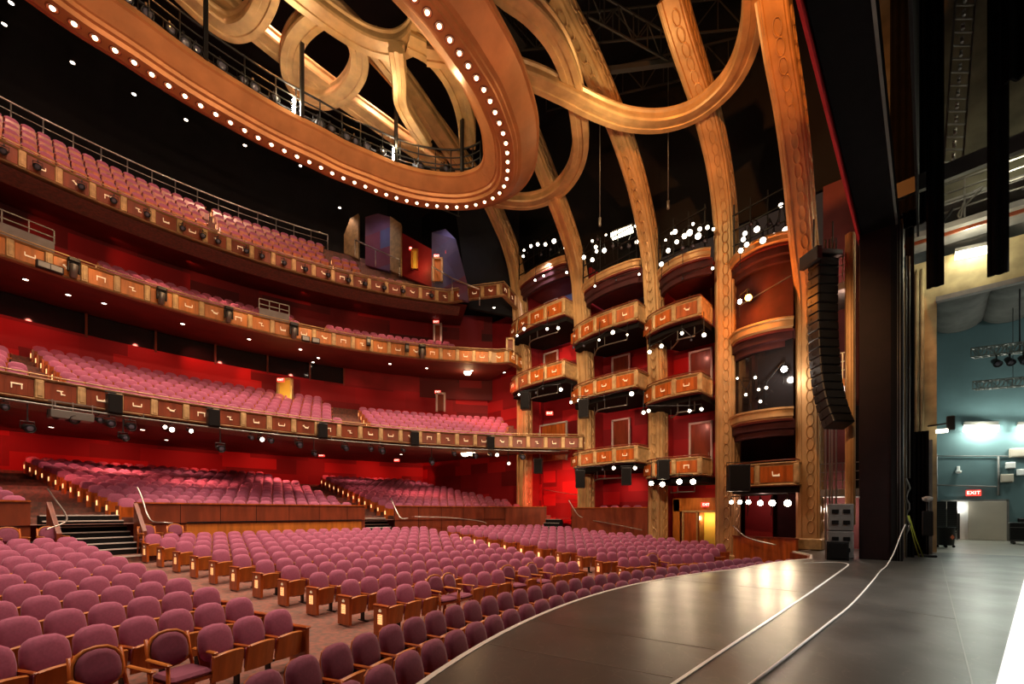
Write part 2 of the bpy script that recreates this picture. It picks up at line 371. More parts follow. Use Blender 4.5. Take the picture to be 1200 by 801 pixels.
# ================================================================ PARTERRE
PR0 = 32.6; PP = 1.05; PZ0 = 1.2; PS = .19; PN = 13
def z_part(r): return PZ0 + max(0, math.floor((r-(PR0-.45))/PP))*PS*PP
rs = [31.35]; zs = [PZ0]
for k in range(PN+1):
    r = PR0-.45+k*PP; rs += [r, r]; zs += [zs[-1], PZ0+k*PS*PP]
rs.append(47.2); zs.append(zs[-1])
b = polar_floor(OC, rs, zs, -34, 40, 24.4); struct(b.build('floor_parterre', M['carpet']))
AISLE1 = (-15.2, -11.6); AISLE2 = (5.6, 8.4)
wall_right = [(20.75, 19.0), (21.5, 17.2)]; wall_right2 = [(21.9, 15.6), (22.35, 13), (22.45, 11.0)]
def parapet(name, path, top=1.92, base=-.2):
    b = MB(); b.sweep(path, [(-.12, top), (.0, top), (.0, base), (-.12, base)])
    b2 = MB(); b2.sweep(path, [(-.15, top+.05), (.04, top+.05), (.04, top), (-.15, top)])
    o = b.build(name, M['woodd']); struct(o)
    t = b2.build('trim_cap', M['wood']); t.parent = o; 
    s = MB(); L = 0
    for i in range(0, len(path)-1, 3):
        p, q = Vector(path[i]), Vector(path[i+1]); t_ = (q-p).normalized(); n_ = Vector((t_.y, -t_.x)); c = p+n_*.004
        s.box((c.x, c.y, (top+base)/2), (.015, .012, top-base-.02), rz=math.atan2(t_.y, t_.x))
    if s.v: j = s.build('trim_joint', M['blackm']); j.parent = o
    return o
parapet('wall_parterre_near', [op(31.4, a) for a in range(-34, -15)])
parapet('wall_parterre_centre', [op(31.4, -11.2+i*.84) for i in range(21)])
parapet('wall_parterre_far', [op(31.4, 8.6+i*.85) for i in range(16)]+wall_right[1:])
parapet('wall_parterre_side', wall_right2, 1.84)
# low honey-coloured ledge in front of the parterre wall
b = MB(); b.sweep([op(30.95, -8.6+i*.9) for i in range(16)], [(-.10, 1.14), (.0, 1.14), (.0, .1), (-.10, .1)]); struct(b.build('trim_low_ledge', M['woodl']))
b = MB(); b.sweep([op(30.9, -8.6+i*.9) for i in range(16)], [(-.02, 1.24), (.02, 1.24), (.02, 1.20), (-.02, 1.20)])
tag(b.build('ledge_handrail', M['black']), 'thin dark rail over the honey-coloured ledge behind the centre block', 'handrail')
# stairs
def stairs(label, ang, wdt, r0, z0, n, rise, run):
    root = empty('stairs', (*op(r0, ang), z0), -math.radians(ang), label, 'stairs')
    for k in range(n):
        b = MB(); b.box((0, k*run+run/2, (k+1)*rise/2), (wdt, run+.002, (k+1)*rise)); st = b.build('step', M['blackm'], root)
        b = MB(); b.cbox((0, k*run+.03, (k+1)*rise), (wdt, .08, .04), .005); b.build('nosing', M['nosing'], st)
    return root
stairs('seven carpeted steps with pale nosings rising beside the near orchestra block', -13.28, 2.1, 30.75, .16, 7, .19, .27)
stairs('short flight of pale-edged steps behind the centre aisle of the orchestra', 7.0, 1.35, 30.75, .16, 7, .16, .22)
root = empty('stairs', (20.2, 16.45, -.15), math.radians(-90), 'short flight of steps at the parterre end beside the gilded column', 'stairs')
for k in range(6):
    b = MB(); b.box((0, k*.2+.1, (k+1)*.11), (1.15, .202, (k+1)*.22)); st = b.build('step', M['blackm'], root)
    b = MB(); b.box((0, k*.2+.02, (k+1)*.22+.01), (1.15, .05, .02)); b.build('nosing', M['nosing'], st)
for nm, ang in (('a', -11.25), ('b', -15.3)):
    P = [op(30.5, ang), op(31.3, ang)]; x0, y0 = P[0]; x1, y1 = P[1]; b = MB(); c_ = Vector((x1-x0, y1-y0)).normalized(); n_ = Vector((c_.y, -c_.x))*.06
    vs = [(x0-n_.x, y0-n_.y, .1), (x1-n_.x, y1-n_.y, .1), (x1-n_.x, y1-n_.y, 1.93), (x0-n_.x, y0-n_.y, .95)]; vs += [(x+2*n_.x, y+2*n_.y, z) for x, y, z in vs]
    b.add(vs, [(0,1,2,3),(7,6,5,4),(0,4,5,1),(1,5,6,2),(2,6,7,3),(3,7,4,0)]); struct(b.build(f'wall_stair_cheek_{nm}', M['woodd']))
def handrail(pts, label, r=.022, posts=()):
    b = MB(); b.tube(catmull(pts, 4), r, 8)
    for p in posts: b.tube([p[0], p[1]], .016, 6)
    return tag(b.build('handrail', M['steel']), label, 'handrail')
def o3(r, a, z): x, y = op(r, a); return (x, y, z)
handrail([o3(31.1, -11.3, 2.5), o3(30.9, -11.2, 2.2), o3(30.3, -11.1, 1.35), o3(29.9, -10.6, 1.25), o3(29.9, -10.1, 1.22)], 'bent steel handrail on the centre-block side of the seven steps', .024)
handrail([o3(31.6, -15.2, 2.35), o3(31.0, -15.2, 2.0), o3(30.4, -15.1, 1.55), o3(30.1, -15.3, 1.3), o3(29.9, -16.2, 1.1)], 'bent steel handrail on the near-block side of the seven steps', .024)
handrail([o3(31.5, 8.3, 2.35), o3(30.6, 8.5, 1.35), o3(30.4, 9.2, 1.3)], 'steel handrail on the far side of the middle flight of steps', .028)
handrail([o3(30.9, 10.3, 1.35), o3(30.9, 14, 1.3), o3(30.7, 17.5, 1.1), o3(30.5, 18.3, .95)], 'long pale handrail in front of the far parterre wall', .025)
handrail([(21.2, 15.3, 2.3), (21.5, 14.9, 1.5), (21.6, 14.6, 1.3)], 'steel handrail beside the steps near the gilded columns', .028)
handrail([(22.15, 14.4, 1.15), (22.2, 12.4, .85), (22.2, 11.2, .65)], 'sloping handrail on the side parterre wall between two columns', .025)
handrail([at_z(604, 560, 2.5)+Vector((0, 0, 0)), (23.9, 19, 3.0), (24.1, 16.5, 2.5)] if False else [(24.2, 19.6, 3.2), (24.2, 17.8, 2.9), (24.2, 15.8, 2.6)], 'slim handrail on the glowing red side wall', .02)

# ================================================================ SHELL: walls and ceilings
def arc_wall(name, c, r, a0, a1, z0, z1, m, n=40, th=.15, xmax=24.45):
    am = math.degrees(math.asin(max(-1, min(1, (xmax-c[0])/r)))); a1 = min(a1, am)
    path = arc(c[0], c[1], r, a0, a1, n); b = MB()
    b.sweep([(x, y, 0) for x, y in path], [(0, z0), (0, z1), (-th, z1), (-th, z0)])
    return struct(b.build(name, m))
B1 = dict(c=(5.125, -.868), R=23.117, zt=6.1, h=.78)
B2 = dict(c=(5.004, 3.226), R=23.09, zt=12.1, h=.85)
B3 = dict(c=(4.70, 1.71), R=25.07, zt=16.0, h=.80)
arc_wall('wall_parterre_back', OC, 47.0, -36, 40, 0, 6.6, M['red'])
arc_wall('wall_lower_back', B1['c'], B1['R']+9.6, -38, 60, 6, 10.75, M['red'])
arc_wall('wall_booth_back', B1['c'], B1['R']+11.2, -38, 60, 10.0, 12.4, M['blackm'])
arc_wall('window_1', B1['c'], B1['R']+9.75, -38, 17.4, 10.75, 11.9, M['glass'], th=.03)
arc_wall('wall_lower_side_back', B1['c'], B1['R']+9.6, 17.5, 60, 10.7, 12.2, M['redp'])
for k, a in enumerate((-30, -24, -18, -12, -6, -1, 4, 9, 13.5, 17.4)):
    x, y = polar(*B1['c'], B1['R']+9.6, a); b = MB(); b.box((x, y, 11.3), (.1, .1, 1.3), rz=-math.radians(a)); struct(b.build('trim_window_mullion', M['woodd']))
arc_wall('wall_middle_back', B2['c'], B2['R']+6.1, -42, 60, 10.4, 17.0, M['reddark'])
arc_wall('wall_upper_back', B3['c'], B3['R']+9.5, -45, 26, 15, 31, M['ceiling'])
# side wall of the house
def side_wall(name, x, y0, y1, z0, z1, m):
    b = MB(); b.sweep([(x, y1, 0), (x, y0, 0)], [(0, z0), (0, z1), (-.2, z1), (-.2, z0)]); return struct(b.build(name, m))
side_wall('wall_side_parterre', 24.45, 20.0, 37.5, -1, 6.2, M['red'])
side_wall('wall_side_lower', 24.45, 20.0, 36, 6.2, 12.2, M['red'])
side_wall('wall_side_middle', 24.45, 20.0, 36, 12.2, 16.5, M['redp'])
side_wall('wall_side_upper', 25.6, 2.0, 36, 17.0, 31, M['ceiling'])
b = MB(); b.box((6, 14, 30.5), (56, 60, .3)); struct(b.build('ceiling', M['ceiling']))
b = MB(); b.box((-22, 14, 12), (.3, 60, 40)); struct(b.build('wall_house_right', M['blackm']))
# canted blue and red wall panels beside the top balcony
def quadwall(name, pts, th, m):
    (ax, ay, az), (bx, by, bz), zt1, zt2 = pts
    t = Vector((bx-ax, by-ay, 0)); L = t.length; t.normalize(); n = Vector((t.y, -t.x, 0))
    A, Bv = Vector((ax, ay, az)), Vector((bx, by, bz))
    vs = [A, Bv, Vector((bx, by, zt2)), Vector((ax, ay, zt1))]; vs += [v-n*th for v in vs]
    uv = [(0, az), (L, bz), (L, zt2), (0, zt1)]*2
    b = MB(); b.add(vs, [(0,1,2,3),(7,6,5,4),(0,4,5,1),(1,5,6,2),(2,6,7,3),(3,7,4,0)], 0, uv); return struct(b.build(name, m))
def panelwall(name, pts, m, th=.3):
    P = [at_d(*p) for p in pts]; d_ = Vector((FW.x, FW.y, 0))*th; n = len(P); L = Vector((RT.x, RT.y, 0)); b = MB()
    b.add(P+[p+d_ for p in P], [tuple(range(n)), tuple(reversed(range(n, 2*n)))]+[(i, n+i, n+(i+1) % n, (i+1) % n) for i in range(n)], 0, [(p.dot(L), p.z) for p in P]*2); return struct(b.build(name, m))
panelwall('wall_upper_side_a', [(428, 310, 33), (457, 318, 32), (457, 254, 32), (443, 250, 32.4), (428, 254, 33)], M['bluered'])  # low peaked top traces a light pool, put into the outline
panelwall('wall_upper_side_b', [(457, 316, 32), (470, 322, 31.4), (470, 262, 31.4), (457, 253, 32)], M['goldl'])
panelwall('wall_upper_side_c', [(470, 322, 32.5), (506, 336, 31), (506, 292, 31), (470, 272, 32.5)], M['redp'])
panelwall('wall_upper_side_d', [(506, 345, 30.5), (549, 352, 28), (547, 330, 28), (534, 280, 28.6), (522, 268, 30), (506, 272, 30.5)], M['bluered'])
panelwall('wall_upper_side_e', [(403, 296, 33.5), (420, 303, 33.2), (420, 250, 33.2), (410, 256, 33.5), (403, 275, 33.5)], M['goldl'])
panelwall('wall_upper_side_f', [(549, 360, 31), (608, 372, 31), (608, 240, 31), (533, 240, 31.4)], M['ceiling'])

# ================================================================ SEATS
def rounded_outline(w2, z0, z1, n=14, e=2.9):
    """closed outline, flatter below and domed above"""
    cz = z0+(z1-z0)*.45; out = []
    for i in range(n):
        t = 2*PI*i/n; c, s = math.cos(t), math.sin(t)
        hx = w2*abs(c)**(2/e)*(1 if c > 0 else -1); h = (z1-cz) if s > 0 else (cz-z0)
        out.append((hx, cz+h*abs(s)**(2/(e if s > 0 else 3.4))*(1 if s > 0 else -1)))
    return out
def back_cushion(b, w2, z0, z1, n=16, mi=0, lean=.20, th=.09):
    O = rounded_outline(w2, z0, z1, n); cz = (z0+z1)/2; L = []
    for sc_, dy in ((.95, th/2), (1.0, th/4), (1.0, -th/4), (.90, -th*.55), (.6, -th*.75)):
        L.append([Vector((x*sc_, .06+(cz+(z-cz)*sc_-z0)*lean+dy, cz+(z-cz)*sc_)) for x, z in O])
    vs = [p for r in L for p in r]; fs = [tuple(range(n))]
    for k in range(len(L)-1):
        for i in range(n): j = (i+1) % n; fs.append((k*n+i, k*n+n+i, k*n+n+j, k*n+j))
    m = len(L)-1; fs.append(tuple(reversed(range(m*n, m*n+n))))
    return b.add(vs, fs, mi, smooth=True)
SW = .5
def seat_shell(b, n=7, mi=0):
    """tipped-up seat: bowed plywood shell"""
    vs = []; 
    for i in range(n):
        x = -.215+.43*i/(n-1); q = 1-(x/.215)**2; bow = -.035*q
        for y, z in ((-.075+bow, .22), (-.115+bow, .24), (-.175+bow, .585+.03*q), (-.135+bow, .60+.03*q)): vs.append((x, y, z))
    fs = []
    for i in range(n-1):
        for k in range(4): l = (k+1) % 4; fs.append((i*4+k, i*4+4+k, i*4+4+l, i*4+l))
    fs += [(0, 1, 2, 3), tuple((n-1)*4+k for k in (3, 2, 1, 0))]
    return b.add(vs, fs, mi, smooth=False)
def make_seat(name, lampside=0, plum=False):
    root = empty(name)
    f = M['mauve2'] if plum else M['mauve']
    b = MB(); back_cushion(b, .236, .46, .955); b.build('backrest', f, root)
    b = MB(); O = rounded_outline(.215, .34, .93, 14); vs = [Vector((x, .125+(z-.44)*.2+d_, z)) for d_ in (0, .02) for x, z in O]; n = 14
    b.add(vs, [tuple(range(n)), tuple(reversed(range(n, 2*n)))]+[(i, n+i, n+(i+1) % n, (i+1) % n) for i in range(n)]); b.build('back_shell', M['wood'], root)
    b = MB(); seat_shell(b); b.build('seat_shell', M['woodl'], root)
    b = MB(); b.cbox((0, -.07, .41), (.40, .075, .34), .03, M=Matrix.Rotation(.12, 3, 'X')); b.build('seat_cushion', f, root)
    sides = (1, -1) if lampside else (1,)
    for s in sides:
        if s == -lampside or not lampside or s == 1 and lampside == -1 or s == -1 and lampside == 1:
            b = MB(); b.cbox((s*SW/2, -.06, .612), (.055, .36, .03), .012); b.box((s*SW/2, .0, .585), (.045, .20, .03)); b.build('armrest', M['wood'], root)
            b = MB(); b.box((s*SW/2, .03, .29), (.035, .09, .58)); b.box((s*SW/2, 0, .012), (.05, .30, .024)); b.bar((s*SW/2, .03, .2), (0, .03, .2), .03); b.build('stanchion', M['black'], root)
    if lampside:
        s = lampside
        b = MB(); b.cbox((s*(SW/2+.02), -.03, .33), (.07, .40, .60), .012); b.cbox((s*(SW/2+.02), -.04, .645), (.09, .44, .035), .012)
        ep = b.build('end_panel', M['wood'], root)
        if s < 0:
            X = s*(SW/2+.02)-.036
            b = MB(); b.box((X, -.03, .37), (.012, .13, .20)); lm = b.build('aisle_light', M['amber'], ep)
            b = MB()
            for yy in (-.09, -.06, -.03, 0, .03): b.box((X-.007, yy, .37), (.006, .006, .20))
            for zz in (.28, .325, .37, .415, .46): b.box((X-.007, -.03, zz), (.006, .13, .006))
            b.build('grille', M['woodl'], ep)
            b = MB(); b.box((X-.002, -.03, .53), (.008, .07, .02)); b.box((X-.002, -.03, .56), (.008, .03, .035)); b.box((X-.002, -.06, .55), (.008, .015, .02)); b.box((X-.002, 0, .55), (.008, .015, .02)); b.build('crest', M['cream'], ep)
    return reg(root)
ORD = ['first', 'second', 'third', 'fourth', 'fifth', 'sixth', 'seventh', 'eighth', 'ninth', 'tenth', 'eleventh', 'twelfth', 'thirteenth', 'fourteenth', 'fifteenth', 'sixteenth', 'seventeenth', 'eighteenth', 'nineteenth', 'twentieth']
def ordn(i): return ORD[i] if i < 20 else 'twenty-'+ORD[i-20] if i < 29 else 'thirtieth' if i == 29 else 'thirty-'+ORD[i-30] if i < 39 else 'outermost'
# ---- every orchestra seat position
ROWR = [18.45+1.12*k for k in range(11)]
seats = []        # (x, y, z, angle, block, row, index, endside)
chair_px = []     # places taken by loose armchairs
A1L = [-17.45, -16.9, -16.55, -16.2, -15.9, -15.7, -15.6, -15.5, -15.4, -15.3, -15.2]      # near block: last seat angle per row
def near_edge(k):
    r = ROWR[k]; return -17.6+.27*k
for k, r in enumerate(ROWR):
    z = z_orch(r); da = math.degrees(SW/r)
    # centre block, from the near aisle outwards
    n = int((10.6+11.75)/da); a0 = -11.75+da/2; st = (10.75+11.85-n*da)/n
    for i in range(n):
        a = a0+i*(da+st); x, y = op(r, a); seats.append((x, y, z, a, 'centre', k, i, -1 if i == 0 else (1 if i == n-1 else 0)))
    # near block, counted from the aisle towards the house's other side
    a = near_edge(k)-da/2
    i = 0
    while True:
        x, y = op(r, a); px = project((x, y, z+.7))
        if x < -9 or px[2] < 3: break
        seats.append((x, y, z, a, 'near', k, i, 1 if i == 0 else 0)); a -= da; i += 1
    # far block up to the box columns
    a = (16.4 if k < 3 else 16.4-.43*(k-2))+da/2; i = 0
    while True:
        x, y = op(r, a)
        lim = 21.6 if r > 21 else (17.9+(r-18.45)*1.3)
        if x > lim or y < 4.7: break
        seats.append((x, y, z, a, 'far', k, i, -1 if i == 0 else 0)); a += da; i += 1
# two pit rows hugging the stage lip
for k, r in enumerate((15.45, 16.5)):
    da = math.degrees(.53/r); a = -40+(da/2 if k else 0); i = 0
    while a < 38:
        x, y = op(r+max(0, a-20)*.085, a)
        if x > 18.9: break
        if x > -2: seats.append((x, y, -1.05, a, 'pit', k, i, 0)); i += 1
        a += da
# slots taken by wooden armchairs: pixel targets of their backrest tops at the height of the front row
ARM = []
def take_slots(targets, rows, blk):
    for tx in targets:
        best = min((s for s in seats if s[4] == blk and s[5] in rows), key=lambda s: abs(project((s[0], s[1], s[2]+.9))[0]-tx))
        seats.remove(best); ARM.append(best)
take_slots((516, 543, 608, 629), (0,), 'centre'); take_slots((776,), (0,), 'far')
# the near block's front row has three fixed seats, then armchairs
nr = sorted([s for s in seats if s[4] == 'near' and s[5] == 0], key=lambda s: s[6])
for s in nr[3:]: seats.remove(s)
def vis(s):
    p = project((s[0], s[1], s[2]+.85)); return -25 < p[0] < 1210 and p[1] < 830 and p[2] > 1
inview = sorted([s for s in seats if vis(s)], key=lambda s: project(s[:3])[2])
solo = inview[:296]; rest = [s for s in seats if s not in solo and (s not in inview or True) and project(s[:3])[2] > 3]
rest = [s for s in rest if vis(s) or s[0] > -8]
P0 = {0: make_seat('theatre_seat'), -1: make_seat('theatre_seat', -1), 1: make_seat('theatre_seat', 1), 'pit': make_seat('theatre_seat', 0, True)}  # pit seats carry their shade in the darker upholstery colour
used = set()
BLK = {'centre': ('centre block', 'seats of the centre orchestra block'), 'near': ('near-side block', 'seats of the near-side orchestra block'),
       'far': ('block nearest the box columns', 'seats of the far-side orchestra block'), 'pit': ('pit rows at the stage lip', 'plum seats along the stage lip')}
pit_first = {}
for s in sorted(solo, key=lambda s: s[0]):
    if s[4] == 'pit': pit_first.setdefault(s[5], []).append(s)
for s in solo:
    key = 'pit' if s[4] == 'pit' else s[7]
    if key in used: o = copy_tree(P0[key])
    else: o = P0[key]; used.add(key)
    o.location = (s[0], s[1], s[2]); o.rotation_euler = (0, 0, -math.radians(s[3])+random.uniform(-.03, .03)*(1 if s[4] == 'pit' else .3))
    if s[4] == 'pit':
        j = pit_first[s[5]].index(s)
        lab = f"plum theatre seat, {'row touching' if s[5] == 0 else 'second row from'} the stage lip, {ordn(j)} from the row's near end"
    elif s[4] == 'near': lab = f"mauve tip-up seat, near-side block, {ordn(s[5])} row from stage, {ordn(s[6])} from aisle"
    elif s[4] == 'centre': lab = f"mauve tip-up seat, centre block, {ordn(s[5])} row from stage, {ordn(s[6])} from lamp-lit aisle"
    else: lab = f"mauve tip-up seat, block by box columns, {ordn(s[5])} row from stage, {ordn(s[6])} from aisle"
    tag(o, lab, 'theatre seat', BLK[s[4]][1])
# ---- the mass of more distant seats
LOW = MB(); O_ = None
def low_seat(mb, x, y, z, a, lamp=False, plum=False, w=SW):
    R = Matrix.Translation((x, y, z)) @ Matrix.Rotation(-math.radians(a), 4, 'Z'); t = MB(); n = 10
    k = (w-.025)/2; O = rounded_outline(k, .46, .955, n)
    vs = []
    for sc_, dy in ((1.0, .05), (1.0, -.02), (.78, -.055)):
        vs += [Vector((qx*sc_, .06+(.70+(qz-.70)*sc_-.44)*.2+dy, .70+(qz-.70)*sc_)) for qx, qz in O]
    fs = [tuple(range(n)), tuple(reversed(range(2*n, 3*n)))]
    for l in range(2):
        for i in range(n): j = (i+1) % n; fs.append((l*n+i, l*n+n+i, l*n+n+j, l*n+j))
    t.add(vs, fs, 2 if plum else 0, smooth=True)
    t.box((0, -.13, .41), (w-.08, .05, .38), 1, M=Matrix.Rotation(.12, 3, 'X'))
    t.box((w/2, -.06, .60), (.05, .34, .035), 1)
    t.box((w/2, .03, .29), (.035, .08, .56), 4)
    if lamp:
        t.box((-w/2-.02, -.03, .33), (.07, .40, .62), 1); t.box((-w/2-.06, -.03, .38), (.012, .12, .2), 3)
    mb.add([R@Vector(p) for p in t.v], t.f)
    for q in range(len(t.f)): mb.m[-len(t.f)+q] = t.m[q]; mb.sm[-len(t.f)+q] = t.sm[q]
SM = [M['mauve'], M['wood'], M['mauve2'], M['amber'], M['black']]
b = MB()
for s in rest: low_seat(b, s[0], s[1], s[2], s[3], s[7] == -1 and s[4] != 'pit', s[4] == 'pit')
tag(b.build('distant_orchestra_seats', SM), 'rows of small mauve seats at the back of the orchestra floor', 'theatre seats', kind='stuff')
# parterre
b = MB()
for k in range(PN):
    r = PR0+k*PP; z = PZ0+k*PS*PP; da = math.degrees(.56/r)
    for a0, a1 in ((-32, AISLE1[0]-.3), (AISLE1[1]+.2, AISLE2[0]-.2), (AISLE2[1]+.2, 36)):
        n = int((a1-a0)/da)
        for i in range(n):
            a = a1-(n-i-.5)*da if a0 < -30 else a0+(i+.5)*da
            x, y = op(r, a)
            if x > 22.6-(.6 if k < 2 else 0) or (k > 8 and 3.5 < a < 6): continue
            if x > 20.2 and y < 19.6: continue
            low_seat(b, x, y, z, a, i == 0 and a0 > -30, w=.56)
tag(b.build('parterre_seats', SM), 'raised rows of mauve seats behind the cherry-wood parterre wall', 'theatre seats', kind='stuff')

# ================================================================ BALCONIES
def emblem(mb, kind, fr, w, h):
    """small pale furniture-like mark; fr(u, v, d) gives a point on the panel"""
    def bar(u0, v0, u1, v1, t=.045):
        du, dv = u1-u0, v1-v0; L = math.hypot(du, dv); nu, nv = -dv/L*t/2, du/L*t/2
        q = [(u0-nu, v0-nv), (u1-nu, v1-nv), (u1+nu, v1+nv), (u0+nu, v0+nv)]
        vs = [fr(u, v, d) for d in (.0, .022) for u, v in q]
        mb.add(vs, [(3,2,1,0),(4,5,6,7),(0,1,5,4),(1,2,6,5),(2,3,7,6),(3,0,4,7)])
    s = min(w, h)*.9
    if kind == 0: bar(-.26*s, .13*s, .26*s, .13*s, .08*s); bar(-.22*s, .12*s, -.22*s, -.18*s, .05*s); bar(.22*s, .12*s, .22*s, -.18*s, .05*s)
    elif kind == 1: bar(-.22*s, .2*s, -.20*s, -.1*s, .05*s); bar(-.2*s, -.1*s, .22*s, -.1*s, .11*s); bar(.12*s, -.1*s, .2*s, .02*s, .05*s)
    elif kind == 2: bar(-.22*s, .14*s, .0, 0, .07*s); bar(-.06*s, -.02*s, .24*s, -.06*s, .12*s); bar(.2*s, 0, .3*s, .08*s, .04*s); bar(-.2*s, .13*s, -.1*s, .17*s, .05*s)
    elif kind == 3: bar(-.2*s, .1*s, .1*s, .1*s, .06*s); bar(.0, .1*s, .02*s, -.16*s, .06*s); bar(.02*s, -.1*s, .2*s, -.12*s, .06*s)
    else: bar(-.24*s, .12*s, -.24*s, -.1*s, .05*s); bar(-.24*s, -.1*s, .24*s, -.1*s, .08*s); bar(.24*s, .12*s, .24*s, -.1*s, .05*s)
def fascia(root, path, zt, h, pitch=1.05, pin=.20, pil_mat='goldl', pan_mat='wood', seg=None, emb=True, pw=.22, endpanel=False, fmat='rail'):
    """gilded balcony front with recessed wooden panels; path runs so its right-hand side faces out"""
    P = [Vector((p[0], p[1])) for p in path]
    b = MB(); b.sweep(path, [(-.16, zt-.02), (-.16, zt-h), (.06, zt-h), (.09, zt-h+.04), (.05, zt-h+.07), (.0, zt-h+.09), (.0, zt-.10), (.05, zt-.08), (.09, zt-.03), (.05, zt), (-.1, zt)])
    b.build('fascia', M[fmat], root)
    L = [0]
    for i in range(1, len(P)): L.append(L[-1]+(P[i]-P[i-1]).length)
    def pt(s):
        s = max(0, min(L[-1], s))
        for i in range(1, len(P)):
            if s <= L[i]+1e-6:
                t = (P[i]-P[i-1]).normalized(); return P[i-1]+t*(s-L[i-1]), t
    n = max(1, round(L[-1]/pitch)); st = L[-1]/n; ph = h-pin
    for i in range(n+1):
        if not endpanel or 0 < i < n or True:
            c, t = pt(i*st); nn = Vector((t.y, -t.x)); c = c+nn*.035
            b = MB(); b.cbox((c.x, c.y, zt-h/2), (pw, .10, h-.16), .02, rz=math.atan2(t.y, t.x)); b.cbox((c.x+nn.x*.03, c.y+nn.y*.03, zt-h/2), (pw*.6, .08, h-.3), .015, rz=math.atan2(t.y, t.x))
            b.build('pilaster', M[pil_mat], root)
    for i in range(n):
        c, t = pt((i+.5)*st); nn = Vector((t.y, -t.x)); w_ = st-pw-.03; zc = zt-h/2-.005
        b = MB(); rz = math.atan2(t.y, t.x); q = c+nn*.012
        b.cbox((q.x, q.y, zc), (w_, .03, ph), .01, rz=rz)
        for sx in (-.33, 0, .33): q2 = c+nn*.03+t*(sx*w_); b.box((q2.x, q2.y, zc), (.008, .006, ph*.96), rz=rz)
        o = b.build('front_panel', M[pan_mat], root)
        if emb:
            e = MB(); fr = lambda u, v, d_, c=c, t=t, nn=nn: Vector((c.x+t.x*u+nn.x*(.034+d_), c.y+t.y*u+nn.y*(.034+d_), zc+v))
            emblem(e, (i*3+int(zt)) % 5, fr, w_, ph); e.build('emblem', M['cream'], o)
def balcony(name, label, B, a0, a1, tail, rows, pitch, slope, z0off, sections, wdt, soff_r, soff_z, pan, xmax=24.4, r_first=1.05, lampmod=0):
    c = B['c']; R = B['R']; zt = B['zt']; h = B['h']
    root = empty(name, (c[0], c[1]+R, zt-h), 0, label, 'balcony')
    inv = Matrix.Translation((-c[0], -c[1]-R, -(zt-h)))
    before = set(COL.objects)
    path = arc(*c, R, a0, a1, 46)+tail
    fascia(root, path, zt, h, pan_mat=pan)
    b = MB(); b.tube([(p[0], p[1], zt+.10) for p in path], .025, 6)
    b.build('handrail', M['goldl'], root)
    # soffit
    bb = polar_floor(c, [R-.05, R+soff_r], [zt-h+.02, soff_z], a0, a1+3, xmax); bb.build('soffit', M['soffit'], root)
    # stepped floor
    rs = [R+.1]; zs = [zt-.95+z0off]
    for k in range(rows+1):
        r = R+r_first-.42+k*pitch; rs += [r, r]; zs += [zs[-1], zt-.95+z0off+k*slope*pitch]
    rs.append(rs[-1]+2.5); zs.append(zs[-1])
    bb = polar_floor(c, rs, zs, a0, a1+2, xmax); bb.build('seating_floor', M['carpet'], root)
    for o in set(COL.objects)-before:
        if o.parent == root: o.matrix_parent_inverse = Matrix.Identity(4); o.location = (-c[0], -c[1]-R, -(zt-h))
    b = MB()
    for k in range(rows):
        r = R+r_first+k*pitch; z = zt-.95+z0off+k*slope*pitch; da = math.degrees(wdt/r)
        for (s0, s1, k0, k1) in sections:
            if not k0 <= k <= k1: continue
            n = int((s1-s0)/da)
            for i in range(n):
                a = s0+(i+.5)*da; x, y = polar(*c, r, a)
                if x > xmax-.7: continue
                low_seat(b, x, y, z, a, i == 0 and s0 > a0+1, w=wdt)
    return root, b
r1, b = balcony('balcony', 'lowest balcony, gilded front with wooden panels and a row of black spotlights below', B1, -36, 43.5, [(22.0, 14.9), (22.9, 15.2)], 9, .95, .43, .08,
            [(-34, -11.2, 0, 8), (-9.6, 15.2, 0, 8), (18.4, 38, 0, 6)], .56, 23.6-.5, 6.35, 'woodd', lampmod=1)
tag(b.build('lowest_balcony_seats', SM), 'rows of rose seats rising behind the lowest balcony front', 'theatre seats', kind='stuff')
r2, b = balcony('balcony', 'middle balcony, amber-lit panelled front with moving lights clamped to it', B2, -38, 42, [(20.9, 19.7), (22.7, 20.1)], 5, .95, .55, .40,
            [(-36, -9.5, 0, 4), (-6, 14.2, 0, 4), (17.2, 36, 0, 3)], .56, 6.2+.2, 11.95, 'woodl')
tag(b.build('middle_balcony_seats', SM), 'dim red rows of seats behind the middle balcony front', 'theatre seats', kind='stuff')
r3, b = balcony('balcony', 'topmost balcony with small black lights in front of its dark panels', B3, -38, 32.6, [(19.0, 21.2), (20.0, 19.4), (22.6, 20.3)], 7, .92, .90, .1,
            [(-36, 4.8, 0, 6), (5.2, 17.5, 0, 6), (18.0, 22.3, 0, 4), (22.4, 28, 0, 2)], .56, 6.5, 16.3, 'woodd')
tag(b.build('topmost_balcony_seats', SM), 'steep rows of pink and orange lit seats behind the topmost balcony front', 'theatre seats', kind='stuff')
